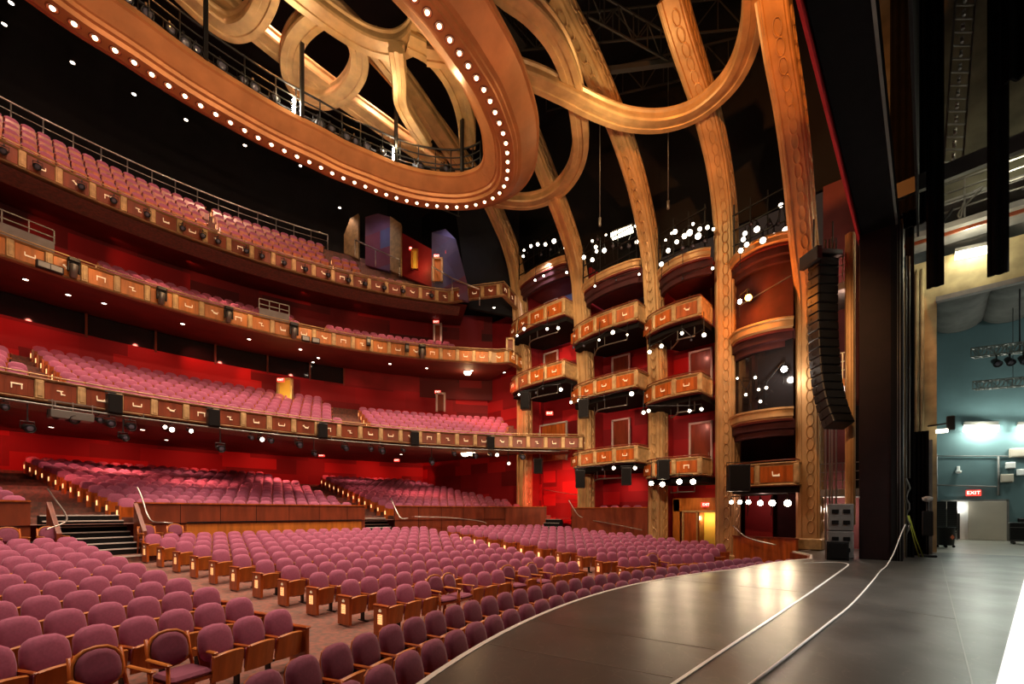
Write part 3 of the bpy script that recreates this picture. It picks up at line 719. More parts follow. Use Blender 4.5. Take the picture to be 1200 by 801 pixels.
# rails behind the top balcony rows
c = B3['c']; R3 = B3['R']; b = MB(); zz = 16-.95+.1+6*.90*.92
path = [(*polar(*c, R3+7.3, a), zz+2.05) for a in range(-34, 19, 2)]
b.tube(path, .05, 6); b.tube([(p[0], p[1], p[2]-.45) for p in path], .02, 6)
for p in path: b.tube([(p[0], p[1], p[2]-2.05), p], .03, 6)
tag(b.build('rear_handrail', M['steel']), 'long grey handrail behind the last row of the topmost balcony', 'handrail')
b = MB()
path = [at_d(416, 281, 31), at_d(440, 292, 31), at_d(468, 304, 30.5)]; b.tube(path, .05, 8)
for p in path: b.tube([p-Vector((0, 0, 1.2)), p], .03, 6)
tag(b.build('stair_rail', M['steel']), 'steel stair rail below the first blue and red panel', 'handrail')
b = MB(); path = [at_d(506, 312, 29.5), at_d(530, 326, 28.5), at_d(562, 339, 27.5)]; b.tube(path, .045, 8)
for p in path: b.tube([p-Vector((0, 0, 1.0)), p], .025, 6)
tag(b.build('stair_rail', M['steel']), 'steel stair rail sloping beside the open tan door', 'handrail')
# ================================================================ GILDED RIBS
RIBS = [(20.2, [(612, 590), (611, 450), (610, 390), (606, 330), (597, 290), (584, 258), (571, 232), (545, 195), (510, 148), (472, 100), (430, 52), (390, 12)], 'gilded rib farthest from the stage, passing behind the lamp-studded ring'),
        (15.2, [(683, 600), (682, 450), (681, 370), (678, 325), (669, 285), (656, 247), (640, 205), (622, 160), (603, 118), (575, 72), (545, 30), (515, -10)], 'gilded rib second from the far end, crossing the small hoop'),
        (10.6, [(768, 633), (767, 450), (766, 360), (763, 310), (756, 262), (744, 210), (728, 160), (711, 118), (689, 68), (669, 30), (650, -8)], 'gilded rib between the second and third columns of boxes, with scalloped edge'),
        (7.06, [(850, 645), (851, 450), (851, 300), (849, 250), (843, 200), (835, 160), (824, 118), (810, 75), (797, 35), (785, -8)], 'broad orange-gold rib beside the bay with the starry black window'),
        (3.7, [(957, 645), (955, 560), (952, 450), (947, 350), (941, 280), (934, 200), (925, 125), (914, 60), (904, -10)], 'broad orange-gold rib nearest the black proscenium')]
def chain_relief(mb, path, y, side=1):
    """raised oval links along the stage-facing side of a rib; path gives (x, z) with its inward normal"""
    for i in range(1, len(path)-1):
        p = path[i]; t = (path[i+1]-path[i-1]).normalized(); n = Vector((t.z, 0, -t.x))
        pts = [p+t*math.cos(a)*.27+n*math.sin(a)*.19+Vector((0, y, 0)) for a in [2*PI*k/10 for k in range(10)]]
        mb.tube(pts, .035, 4, closed=True)
rib_paths = []
for ri, (Y, tr, lab) in enumerate(RIBS):
    P = [at_y(px, py, Y) for px, py in tr]
    base = P[0].z; P[0].z = -1.0 if ri < 3 else (-.9 if ri == 3 else 0)
    xb = 22.75
    P = [Vector((min(p.x, xb), Y, p.z)) for p in P]
    for p in P:
        if p.z < 11: p.x = xb if ri < 4 else 22.75-.02*max(0, p.z)
    Q = catmull(P, 5); rib_paths.append(Q)
    root = empty('gilded_rib', Q[0], 0, lab, 'rib', 'gilded ribs rising from between the boxes')
    Wy, Wd = (.82, .78) if ri < 3 else (.9, .95)
    # profile in (n, y): n is towards the hall; stepped mouldings on the hall face
    prof = [(-Wd, -Wy/2), (.0-.12, -Wy/2), (-.06, -Wy/2+.04), (-.06, -Wy/2+.10), (.05, -Wy/2+.13), (.05, -.15), (-.07, -.11), (-.07, .11), (.05, .15), (.05, Wy/2-.13), (-.06, Wy/2-.10), (-.06, Wy/2-.04), (-.12, Wy/2), (-Wd, Wy/2)]
    if ri >= 3: prof = [(-Wd, -Wy/2), (-.12, -Wy/2), (-.06, -Wy/2+.04), (-.06, -Wy/2+.09), (.0, -Wy/2+.12), (.0, .20), (.05, .22), (.05, .27), (-.02, .30), (-.02, Wy/2-.10), (-.06, Wy/2-.07), (-.12, Wy/2), (-Wd, Wy/2)]
    b = MB(); vs = []; m = len(prof)
    for i, p in enumerate(Q):
        t = (Q[min(i+1, len(Q)-1)]-Q[max(i-1, 0)]).normalized(); n = Vector((-t.z, 0, t.x))
        if n.x > 0: n = -n
        # hall-facing normal: towards -X (or downwards when the rib leans over)
        vs += [p+n*(a+Wd*.45)+Vector((0, c_, 0)) for a, c_ in prof]
    fs = [(i*m+k, i*m+(k+1) % m, (i+1)*m+(k+1) % m, (i+1)*m+k) for i in range(len(Q)-1) for k in range(m)]
    fs += [tuple(range(m)), tuple(reversed(range((len(Q)-1)*m, len(Q)*m)))]
    b.add(vs, fs); o = b.build('shaft', M['gold'], root); o.location = -Q[0]
    # evenly spaced links on the stage-facing side
    e = MB(); dense = []; acc = 0; last = Q[0]
    for i in range(1, len(Q)):
        seg = (Q[i]-Q[i-1]).length; s = 0
        while acc+seg-s >= .5:
            s += .5-acc; acc = 0; dense.append(Q[i-1]+(Q[i]-Q[i-1])*(s/seg))
        acc += seg-s
    dn = []
    for i, p in enumerate(dense):
        t = (dense[min(i+1, len(dense)-1)]-dense[max(i-1, 0)]).normalized(); n = Vector((-t.z, 0, t.x)); n = -n if n.x > 0 else n
        dn.append(p+n*(-Wd*.05))
    chain_relief(e, dn, -Wy/2-.005)
    if ri >= 2:
        for i in range(1, len(dense)-1):
            p = dense[i]; t = (dense[i+1]-dense[i-1]).normalized(); n = Vector((-t.z, 0, t.x)); n = -n if n.x > 0 else n; c0 = p+n*(Wd*.45+.01)+Vector((0, -.10 if ri > 2 else 0, 0))
            e.tube([c0+t*math.cos(2*PI*k/10)*.26+Vector((0, math.sin(2*PI*k/10)*.13, 0)) for k in range(10)], .03, 4, closed=True)
    o = e.build('link_relief', M['gold'], root); o.location = -Q[0]
    b = MB(); b.cbox((Q[0].x+.02, Y, Q[0].z+.25), (Wd+.2, Wy+.15, .5), .05); o = b.build('plinth', M['goldl'], root); o.location = -Q[0]

# ================================================================ LAMP-STUDDED RING AND HOOPS
NEAR = [(8.46, 11.64), (9.58, 11.78), (10.67, 12.01), (11.75, 12.29), (12.8, 12.74), (13.82, 13.29), (14.68, 14.01), (15.42, 14.82), (15.78, 15.8), (15.6, 16.85), (15.1, 17.75), (14.32, 18.52), (13.33, 19.21), (12.16, 19.74), (10.98, 20.06), (9.79, 20.37), (8.6, 20.5), (7.45, 20.69), (6.32, 20.79)]
AX = 5.4
ringp = NEAR + [(2*AX-x, y) for x, y in reversed(NEAR[:-1]) if 2*AX-x < 4.6] 
ringp = [p for p in ringp]
ring_c = catmull([(x, y, 0) for x, y in NEAR]+[(2*AX-x, y, 0) for x, y in list(reversed(NEAR))]+[(AX, 11.5, 0)], 5, closed=True)
# travel runs from the near side round the tip to the far side: right-hand side faces outwards
ZR = 17.55
def closed_sweep(mb, path, prof, z, mi=0):
    mb.sweep([(p.x, p.y, z) for p in path], prof, mi, closed=True)
rt = empty('lamp_ring', (AX, 16, ZR), 0, 'huge oval gilded ring overhead with a row of glowing bulbs along its underside', 'ceiling ring')
b = MB()
closed_sweep(b, ring_c, [(-.28, 0), (.28, 0), (.31, .07), (.44, .10), (.47, .18), (.62, .22), (1.30, .72), (1.40, .74), (1.42, .92), (1.3, 1.0), (-1.0, 1.0), (-1.14, .92), (-1.14, .74), (-1.05, .70), (-.58, .30), (-.50, .28), (-.46, .16), (-.34, .14), (-.31, .07)], ZR)
o = b.build('ring_body', M['goldring'], rt); o.location = (-AX, -16, -ZR)
L = 0; tot = sum((ring_c[i]-ring_c[i-1]).length for i in range(len(ring_c))); nb = 96; st = tot/nb; acc = 0; cnt = 0
for i in range(len(ring_c)):
    a_, c_ = ring_c[i-1], ring_c[i]; seg = (c_-a_).length; s = 0
    while acc+seg-s >= st:
        s += st-acc; acc = 0; p = a_+(c_-a_)*(s/seg); cnt += 1
        if project((p.x, p.y, ZR))[1] < -60: continue
        k = MB(); T = Matrix.Translation((p.x, p.y, ZR))
        k.lathe([(.10, .015), (.16, .01), (.175, -.03), (.15, -.045), (.13, -.02), (.10, .0)], 12, T); so = k.build('lamp_socket', M['woodd'], rt); so.location = (-AX, -16, -ZR)
        k = MB(); k.lathe([(.01, -.085), (.05, -.075), (.075, -.04), (.075, -.01), (.05, .02)], 10, T); k.build('bulb', M['bulb'], so)
    acc += seg-s
def hoop(pts, z, label, closed=False, w=.34, h=.52, world=None):
    P = catmull([at_z(px, py, z) for px, py in pts] if world is None else world, 6, closed)
    b = MB(); prof = [(-w, 0), (-w*.35, 0), (-w*.3, .05), (w*.3, .05), (w*.35, 0), (w, 0), (w+.04, .08), (w+.04, .2), (w-.03, .26), (w-.03, h-.14), (w+.05, h-.08), (w+.05, h), (-w-.05, h), (-w-.05, h-.08), (-w+.03, h-.14), (-w+.03, .26), (-w-.04, .2), (-w-.04, .08)]
    b.sweep([(p.x, p.y, p.z) for p in P], prof, closed=closed)
    return tag(b.build('gilded_hoop', M['gold']), label, 'hoop', 'gilded hoops woven across the ceiling')
hoop([(876, -60), (884, -15), (882, 35), (869, 80), (847, 112), (813, 138), (775, 149), (735, 147), (700, 135), (660, 115), (625, 99), (590, 88), (545, 76), (500, 68)], 18.6, 'large gilded hoop sweeping between the two broad orange-gold ribs')
hoop([(560, -30), (592, -2), (622, 20), (648, 50), (664, 82), (674, 118), (679, 150), (680, 180), (671, 208), (650, 231), (622, 241), (592, 240), (566, 234), (535, 220)], 18.9, 'tall gilded hoop just outside the rounded tip of the bulb ring')
hoop([(325, -20), (360, 8), (398, 36), (432, 55), (463, 61), (485, 50), (496, 28), (498, 0), (490, -25)], 21.2, 'gilded hoop dipping to a rounded end inside the bulb ring', w=.4)
hoop([(385, 22), (360, 34), (343, 58), (340, 88), (352, 112), (376, 122), (402, 113), (419, 90), (420, 62), (407, 40)], 21.6, 'small nearly circular gilded hoop above the catwalk', True, w=.36)
hoop([(478, 52), (504, 66), (524, 88), (538, 115), (546, 145), (548, 175)], 21.0, 'curved gilded arm dropping inside the tip of the bulb ring', w=.40)
hoop([(318, -20), (308, 12), (292, 34), (270, 40), (248, 28), (225, 8), (205, -12)], 21.4, 'gilded U-shaped hoop at the top edge above the catwalk', w=.38)
hoop([(200, -40), (245, -3), (300, 42), (350, 82), (392, 113), (435, 143), (485, 178), (520, 200)], 22.0, 'long straight gilded band crossing behind the catwalk rails', w=.4)
hoop([(432, 50), (462, 88), (492, 128), (520, 168), (545, 205)], 21.8, 'straight gilded band descending behind the small round hoop', w=.4)
hoop([(464, 62), (468, 95), (472, 130), (500, 175)], 20.6, 'short gilded strut meeting the straight band in a V', w=.28, h=.5)

# ---- catwalk following the far inner side of the ring
def inner(off, z, i0, i1):
    out = []
    for i in range(i0, i1):
        a_, c_ = ring_c[i-1], ring_c[(i+1) % len(ring_c)]; t = (c_-a_).normalized(); n = Vector((t.y, -t.x, 0)); out.append(ring_c[i]-n*off+Vector((0, 0, z)))
    return out
NF = 5*8
far_i = (NF, NF+5*17)
cw = empty('catwalk', (8, 18.5, ZR+1), 0, 'black steel catwalk with rails following the inside of the bulb ring', 'catwalk')
def cwb(mb, name, m): o = mb.build(name, m, cw); o.location = (-8, -18.5, -ZR-1); return o
b = MB(); b.sweep([(p.x, p.y, p.z) for p in inner(1.0, ZR+1.0, *far_i)], [(0, 0), (0, .05), (1.3, .05), (1.3, 0)]); cwb(b, 'deck', M['black'])
for off, nm in ((1.05, 'near'), (-.2, 'far')):
    for k, hz in enumerate((.45, .8, 1.2)):
        b = MB(); b.tube(inner(off, ZR+.9+hz, *far_i), .03 if k < 2 else .045, 6); cwb(b, 'guard_rail', M['black'] if (k == 2 or off > 1) else M['grey'])
    ps = inner(off, ZR+.9, *far_i)
    for q in range(0, len(ps), 4):
        b = MB(); b.tube([ps[q], ps[q]+Vector((0, 0, 1.25))], .03, 6); cwb(b, 'post', M['black'])
for px, tall in ((352, 3.6), (466, 3.2), (541, 3.0), (245, 3.0)):
    p = min(inner(1.15, ZR+.9, *far_i), key=lambda q: abs(project(q)[0]-px)); b = MB(); b.bar(p, p+Vector((0, 0, tall)), .14); cwb(b, 'hanger', M['black'])
CATW = inner(.75, ZR+1.35, *far_i)
def cat_at(px): return min(CATW, key=lambda q: abs(project(q)[0]-px))
# near-side gangway seen outside the ring
b = MB(); root = empty('gangway', at_z(618, 60, 20.4), 0, 'dark mesh gangway with handrails above the outer edge of the bulb ring', 'gangway'); G = root.location
p0, p1 = at_z(560, 0, 20.4), at_z(607, 62, 20.4); p2 = at_z(612, 95, 20.2)
t = (p1-p0).normalized(); n = Vector((t.y, -t.x, 0))
b.bar(p0, p1, .9, .06); o = b.build('deck', M['black'], root); o.location = -G
for s in (-.45, .45):
    b = MB()
    for hz in (.4, .8, 1.15): b.bar(p0+n*s+Vector((0, 0, hz)), p1+n*s+Vector((0, 0, hz)), .04)
    for q in range(9):
        p = p0+(p1-p0)*(q/8)+n*s; b.bar(p, p+Vector((0, 0, 1.15)), .03)
    o = b.build('guard_rail', M['black'], root); o.location = -G
# dark roof trusses between the ribs
def truss(a, c, label, hgt=.9, m='black', seg=10, th=.07, name='roof_truss', w=None):
    a, c = Vector(a), Vector(c); mid = (a+c)/2; b = MB(); up = Vector((0, 0, hgt)); t = (c-a).normalized(); n = Vector((t.y, -t.x, 0))*((w or 0)/2)
    for s in ((-1, 1) if w else (0,)):
        b.bar(a+n*s, c+n*s, th); b.bar(a+up+n*s, c+up+n*s, th)
        for i in range(seg):
            p, q = a+(c-a)*(i/seg)+n*s, a+(c-a)*((i+1)/seg)+n*s
            b.bar(p, q+up, th*.6) if i % 2 else b.bar(p+up, q, th*.6); b.bar(p, p+up, th*.6)
        b.bar(c+n*s, c+up+n*s, th*.6)
    if w:
        for i in range(seg+1):
            p = a+(c-a)*(i/seg); b.bar(p-n, p+n, th*.6); b.bar(p-n+up, p+n+up, th*.6)
    return tag(b.build(name, M[m]), label, 'truss')
M['truss'] = mat('dim_steel', (.06, .055, .05), .6, metal=.3)
truss(at_z(600, 60, 24), at_z(905, 30, 24), 'dark roof truss running behind the broad ribs', 1.5, 'truss')
truss(at_z(640, 130, 24), at_z(880, 75, 24), 'second dark roof truss, lower between the ribs', 1.5, 'truss')
truss(at_z(690, 20, 22), at_z(790, 75, 22), 'slanting dark truss crossing the gap beside the scalloped rib', 1.2, 'truss', 6)
truss(at_z(560, 262, 22.5) , at_z(460, 222, 22.5), 'pale catwalk truss visible under the ring tip', 1.0, 'grey', 8)
b = MB(); b.bar(at_z(702, 84, 22), at_z(795, 72, 22), .22); tag(b.build('roof_beam', M['truss']), 'grey roof beam spanning two ribs above the large hoop', 'beam')
for px, y0, y1, z, lab in ((703, 150, 258, 19, 'thin chain-hoist wire hanging beside the scalloped rib'), (783, 60, 238, 19, 'thin chain-hoist wire hanging between the two broad ribs')):
    a = at_d(px, y0, 21); c_ = at_d(px, y1, 21); b = MB(); b.tube([a+Vector((0, 0, 6)), c_], .018, 6); b.lathe([(.03, -.3), (.07, -.25), (.07, .1), (.03, .15)], 8, Matrix.Translation(c_))
    tag(b.build('hoist_wire', M['grey']), lab, 'hoist')

# ================================================================ STAGE LIGHTS
def spotlight(name, loc, target, label, size=.16, lens='lamp_d', cat='spotlight', group=None, yoke=True, beam=None):
    """can light with yoke, clamp and lens, aimed at target; loc is the clamp"""
    root = empty(name, loc, 0, label, cat, group)
    A = Matrix.Translation((0, 0, -size*2.0)) @ look_M((0, 0, 0), Vector(target)-Vector(loc))
    b = MB(); b.lathe([(size*.35, size*1.5), (size*.75, size*1.3), (size*.8, .2*size), (size*.95, -.8*size), (size*1.0, -1.3*size), (size*.85, -1.3*size), (size*.8, -1.1*size)], 10, A); b.build('can', M['black'], root)
    b = MB(); b.lathe([(size*.8, -1.12*size), (size*.4, -1.22*size), (.001, -1.25*size)], 10, A); b.build('lens', M[lens], root)
    if yoke:
        b = MB(); y = size*1.05
        b.tube([(y, 0, -size*2), (y, 0, -size*.6), (-y, 0, -size*.6), (-y, 0, -size*2)], size*.12, 5); b.box((0, 0, -size*.3), (size*.35, size*.35, size*.7)); b.build('yoke', M['black'], root)
    return root
CATLAMPS = True
def mover(loc, label, s=.3, rz=0, group=None, tilt=.6):
    """moving head: base, fork and drum with two fins"""
    root = empty('moving_light', loc, rz, label, 'moving light', group)
    b = MB(); b.cbox((0, 0, -s*.3), (s*1.1, s*.9, s*.5), .03); b.build('base', M['black'], root)
    b = MB(); b.cbox((0, 0, -s*.62), (s*1.18, s*.4, s*.2), .02)
    for k in (-1, 1): b.cbox((k*s*.5, 0, -s*1.1), (s*.18, s*.4, s*1.3), .02)
    b.build('fork', M['black'], root)
    T = Matrix.Translation((0, 0, -s*1.5)) @ Matrix.Rotation(tilt, 4, 'X')
    b = MB(); b.lathe([(s*.2, s*.8), (s*.38, s*.7), (s*.4, 0), (s*.36, -s*.7), (s*.3, -s*.8)], 12, T); h = b.build('head', M['grey'] if tilt < .7 else M['black'], root)
    b = MB(); b.lathe([(s*.27, -s*.81), (s*.1, -s*.83)], 10, T); b.build('lens', M['lamp_d'], h)
    return root
def speaker(loc, dim, rz, label, group=None, name='loudspeaker'):
    root = empty(name, loc, rz, label, 'loudspeaker', group)
    b = MB(); b.cbox((0, 0, 0), dim, .02); b.build('cabinet', M['black'], root)
    b = MB(); b.cbox((0, -dim[1]/2-.012, 0), (dim[0]*.88, .02, dim[2]*.9), .01); b.build('grille', M['blackm'], root)
    b = MB(); b.tube([(dim[0]/2, 0, .2*dim[2]), (dim[0]/2+.04, 0, .6*dim[2]), (-dim[0]/2-.04, 0, .6*dim[2]), (-dim[0]/2, 0, .2*dim[2])], .02, 5); b.build('bracket', M['black'], root)
    return root
for k, px in enumerate((150, 172, 196, 212, 228, 262, 286, 301, 322, 372, 388, 402, 415, 428, 447, 492, 520)):
    p = cat_at(px)+Vector((0, 0, .35)); spotlight('spotlight', p, p+Vector((.5, -4, -2.5+(k % 3)*.8)), f'black spotlight on the catwalk inside the bulb ring, {ordn(k)} from its near end', .17+.03*(k % 2), 'lamp_d', group='spotlights on the catwalk')
for px, lb in ((343, 'nearer'), (462, 'farther')):
    p = cat_at(px); root = empty('ring_lamp', p, 0, f'brilliant warm lamp at the foot of a catwalk post, {lb} of the two', 'lamp')
    b = MB(); b.lathe([(.05, -.3), (.09, -.2), (.09, .45), (.05, .5)], 10); b.build('glass', M['lamp_h'], root); b = MB(); b.cbox((0, 0, -.38), (.22, .22, .16), .02); b.build('base', M['black'], root)
    light('POINT', 'ring_lamp_glow', p+Vector((-.2, -.5, .3)), 90, (1, .75, .38), .12)
def bpos(B, px, dz, off=.35):
    """point in front of a balcony face where the ray of a photograph column meets it"""
    best = None
    for i in range(0, 900):
        a = -38+i*.1; x, y = polar(*B['c'], B['R']-off, a); q = project((x, y, B['zt']+dz))
        if best is None or abs(q[0]-px) < best[0]: best = (abs(q[0]-px), x, y, a)
    return Vector((best[1], best[2], B['zt']+dz)), best[3]
# lowest balcony: pipe with spotlights, black loudspeakers
path = [(*polar(*B1['c'], B1['R']-.38, a*1.5-36), B1['zt']-.95) for a in range(0, 54)]
b = MB(); b.tube(path, .04, 6)
for p in path[::4]: b.bar(p, (p[0], p[1], p[2]+.2), .03)
tag(b.build('lighting_pipe', M['grey']), 'long steel lighting pipe below the front of the lowest balcony', 'lighting pipe')
PXS = [4, 33, 63, 84, 116, 128, 144, 152, 192, 199, 222, 258, 294, 306, 317, 350, 368, 404, 434, 447, 472, 506, 532, 556, 574, 582, 596, 612]
for k, px in enumerate(PXS):
    p, a = bpos(B1, px, -.97 - (.5 if k % 5 == 1 else 0)); s = (.11, .15, .13, .16)[k % 4]*(.8 if px in (192, 199, 222, 582, 596, 306) else 1); tgt = Vector((8+((k*37) % 7)-3, 2, 0))
    lit = px in (192, 199, 222, 582, 596, 306)
    r = spotlight('spotlight', p, tgt, f"{'lit ' if lit else ''}black spotlight under the lowest balcony front, {ordn(k)} along the pipe", s, 'lamp_w' if lit else 'lamp_d', group='spotlights under the lowest balcony')
    if k % 5 == 1:
        bb = MB(); bb.bar((0, 0, 0), (0, 0, .5), .03); bb.build('drop_arm', M['black'], r)
for k, (px, lb) in enumerate(((134, 'first'), (250, 'second'), (378, 'third'), (486, 'fourth'), (575, 'fifth'))):
    p, a = bpos(B1, px, -.55, .30); speaker(p, (.42, .36, .72), -math.radians(a), f'square black loudspeaker on the lowest balcony front, {lb} from its near end', 'loudspeakers on the lowest balcony')
p, a = bpos(B1, 84, -1.15, .35); root = empty('projector_cradle', p, -math.radians(a), 'grey metal equipment cradle slung under the lowest balcony near its near end', 'equipment cradle')
b = MB(); b.cbox((0, 0, -.05), (1.1, .45, .28), .02); b.build('tray', M['grey'], root)
b = MB(); 
for x_ in (-.5, 0, .5): b.bar((x_, -.2, .1), (x_, -.2, .4), .03)
b.bar((-.6, -.2, .35), (.6, -.2, .35), .04); b.build('frame', M['steel'], root)
# middle balcony: moving lights and floodlights
for px, lb in ((87, 'nearest'), (190, 'second'), (268, 'third'), (345, 'fourth'), (495, 'farthest')):
    p, a = bpos(B2, px, -.05, .32); mover(p, f'black moving light clamped to the middle balcony front, {lb} along', .34 if px < 300 else .38, -math.radians(a), 'moving lights on the middle balcony', .5)
for px, dz, lb in ((50, -.75, 'nearest'), (66, -.75, 'second'), (358, -.80, 'third'), (370, -.80, 'fourth'), (432, -.3, 'fifth'), (477, -.35, 'sixth')):
    p, a = bpos(B2, px, dz, .30); root = empty('flood_light', p, -math.radians(a), f'small boxy floodlight on the middle balcony front, {lb} along', 'floodlight')
    b = MB(); b.cbox((0, 0, 0), (.42, .2, .3) if dz < -.5 else (.24, .22, .5), .02); b.build('housing', M['black'], root)
    b = MB(); b.cbox((0, -.11, 0), (.34, .02, .22) if dz < -.5 else (.18, .02, .2), .01); b.build('lens_panel', M['grey'], root)
# topmost balcony: one small dark light in front of each panel
for k, px in enumerate((4, 45, 96, 133, 172, 214, 238, 256, 288, 307, 333, 358, 384, 408, 428, 450, 472, 505)):
    p, a = bpos(B3, px, -.25, .22); spotlight('spotlight', p, p+Vector((-1, -6, -4)), f'small black light on the topmost balcony front, {ordn(k)} from its near end', .13, 'lamp_d', group='small lights on the topmost balcony', yoke=True)

# ================================================================ BOXES IN THE SIDE WALL
def box_path(Y0, Y1, X=21.05):
    """plan of a bowed front: from the far rib, round the bow, to a sharp corner and back to the near rib"""
    dx = X-21.05; e1 = Y1+.5 if Y1-Y0 > 2.45 else Y1+.1; e0 = Y0-.22 if Y1-Y0 > 3 else Y0+.12 if Y1-Y0 > 2.45 else Y0-.2
    return [tuple(v[:2]) for v in catmull([(22.25+dx*.3, e1+.1, 0), (21.7+dx, e1, 0), (21.22+dx, e1-(e1-e0)*.30, 0), (X-.03, e1-(e1-e0)*.62, 0), (X, e0, 0)], 5)]+[(22.35, e0-.02)]
LEV = ['topmost', 'middle', 'lowest']
bx_lit = []
def opera_box(Y0, Y1, zt, h, label, n, curtain=False, X=21.05):
    c = (22.0, (Y0+Y1)/2); root = empty('opera_box', (c[0], c[1], zt-h-.35), 0, label, 'opera box', 'curved boxes between the gilded ribs')
    before = set(COL.objects); path = box_path(Y0, Y1, X)
    fascia(root, path[:-1], zt, h, pitch=(Y1-Y0+.9)/n, emb=True, pw=.22, pin=.30, fmat='goldl')
    fascia(root, path[-2:], zt, h, pitch=3, emb=False, pan_mat='goldl', pw=.12, fmat='goldl')
    b = MB(); b.tube([(p[0]-.0, p[1], zt+.09) for p in path], .03, 6); b.build('handrail', M['woodd'], root)
    poly = path+[(24.6, Y0+.2), (24.6, Y1-.2)]
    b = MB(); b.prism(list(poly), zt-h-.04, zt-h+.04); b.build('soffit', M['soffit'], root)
    q = [(22.3+(x-22.3)*.8, y) for x, y in poly]; b = MB(); b.prism(q, zt-h-.30, zt-h-.04); b.build('underside_step', M['blackm'], root)
    b = MB(); b.prism([(22.4+(x-22.4)*.97, y) for x, y in poly], zt-.9+.02, zt-.88+.03); b.build('box_floor', M['carpet'], root)
    for o in set(COL.objects)-before:
        if o.parent == root: o.location = (-c[0], -c[1], -(zt-h-.35))
    return root
cols = [ (15.75, 19.75, [(14.15, .95), (10.5, .95)], 'box column by the balcony ends', 4),
         (11.15, 14.75, [(12.45, .93), (8.95, .9), (5.05, .85)], 'second box column', 4),
         (7.6, 10.15, [(11.65, .9), (8.1, .9), (4.2, .86)], 'third box column', 3)]
bcount = 0
for ci, (Y0, Y1, zs_, nm, n) in enumerate(cols):
    for li, (zt, h) in enumerate(zs_):
        opera_box(Y0, Y1, zt, h, f'{LEV[li]} curved gilded box with wooden panels, {nm}', n)
opera_box(4.2, 6.6, 3.75, 1.0, 'single box with two orange panels above six lit lamps near the proscenium', 2, X=21.75)
# recess walls behind the boxes
def yz_wall(name, x, y0, y1, z0, z1, m, th=.12):
    b = MB(); b.sweep([(x, y1, 0), (x, y0, 0)], [(0, z0), (0, z1), (-th, z1), (-th, z0)]); return struct(b.build(name, m))
for ci, (Y0, Y1, zs_, nm, n) in enumerate(cols):
    zb = zs_[0][0]-1.0; ztop = (16.6, 14.6, 13.9)[ci]
    yz_wall('wall_box_back', 24.7, Y0-.6, Y1+.6, -1.2, zb, M['red']); yz_wall('wall_box_back_upper', 24.7, Y0-.6, Y1+.6, zb, ztop+.4, M['blue'] if ci < 2 else M['redp'])
    for yy in (Y0-.55, Y1+.55):
        b = MB(); b.box((23.98, yy, (ztop-1)/2), (1.4, .16, ztop+1.2)); struct(b.build('wall_box_partition', M['redp']))
yz_wall('wall_box_back', 24.7, 3.6, 7.0, -1.2, 13.5, M['maroon'])
b = MB(); b.box((24.0, 3.75, 6.5), (1.3, .16, 14)); struct(b.build('wall_box_partition', M['redp']))
# door frames in the recesses
dn = 0
def door(x, y, z, w_, h_, m='woodd', label=None, open_=False, fr='grey'):
    global dn
    dn += 1; root = empty(f'door_{dn}', (x, y, z)); root['kind'] = 'structure'
    b = MB()
    for s in (-1, 1): b.box((-.06, s*(w_/2+.05), h_/2), (.1, .1, h_+.1))
    b.box((-.06, 0, h_+.05), (.1, w_+.2, .1)); b.build('frame', M['goldl'] if fr == 'gold' else M['nosing'], root)
    b = MB(); b.cbox((-.03, 0, h_/2), (.05, w_, h_), .01); b.build('leaf', M[m], root)
    b = MB(); b.box((-.07, -w_/2+.1, h_*.45), (.04, .03, .16)); b.build('handle', M['steel'], root)
for ci, (Y0, Y1, zs_, nm, n) in enumerate(cols):
    for li, (zt, h) in enumerate(zs_):
        door(24.55, (19.2, 13.75, 8.95)[ci], zt-.85, 1.05, 3.05)
door(24.55, 19.0, 5.2, 2.2, 2.5, 'wood')
for ci, (Y0, Y1, zs_, nm, n) in enumerate(cols):
    for li, (zt, h) in enumerate(zs_):
        blue = li == 0 and ci < 2
        light('SPOT', 'recess_fill', (22.9, (Y0+Y1)/2+.3, zt+(2.0 if li == 0 else 2.3)), 75 if blue else 60, (.85, .82, 1) if blue else (1, .34, .24), .08, (24.6, (Y0+Y1)/2+.6, zt+.6), 130, .9)  # added spots that brighten the recess walls
light('SPOT', 'recess_fill', (22.9, 13, 3.6), 90, (1, .34, .24), .08, (24.6, 13.2, 1.8), 130, .9)
light('POINT', 'recess_fill', (22.7, 5.5, 2.3), 22, (1, .6, .5), .06)  # added as well, for the dark alcove of the near bay
light('SPOT', 'door_lamp', (21.6, 8.6, 2.9), 90, (1, .62, .3), .06, (23.6, 9.0, .8), 90, .8)  # added to light the dark door surround
for px, py, D in ((646, 480, 28.2), (723, 441, 26.5)): pass
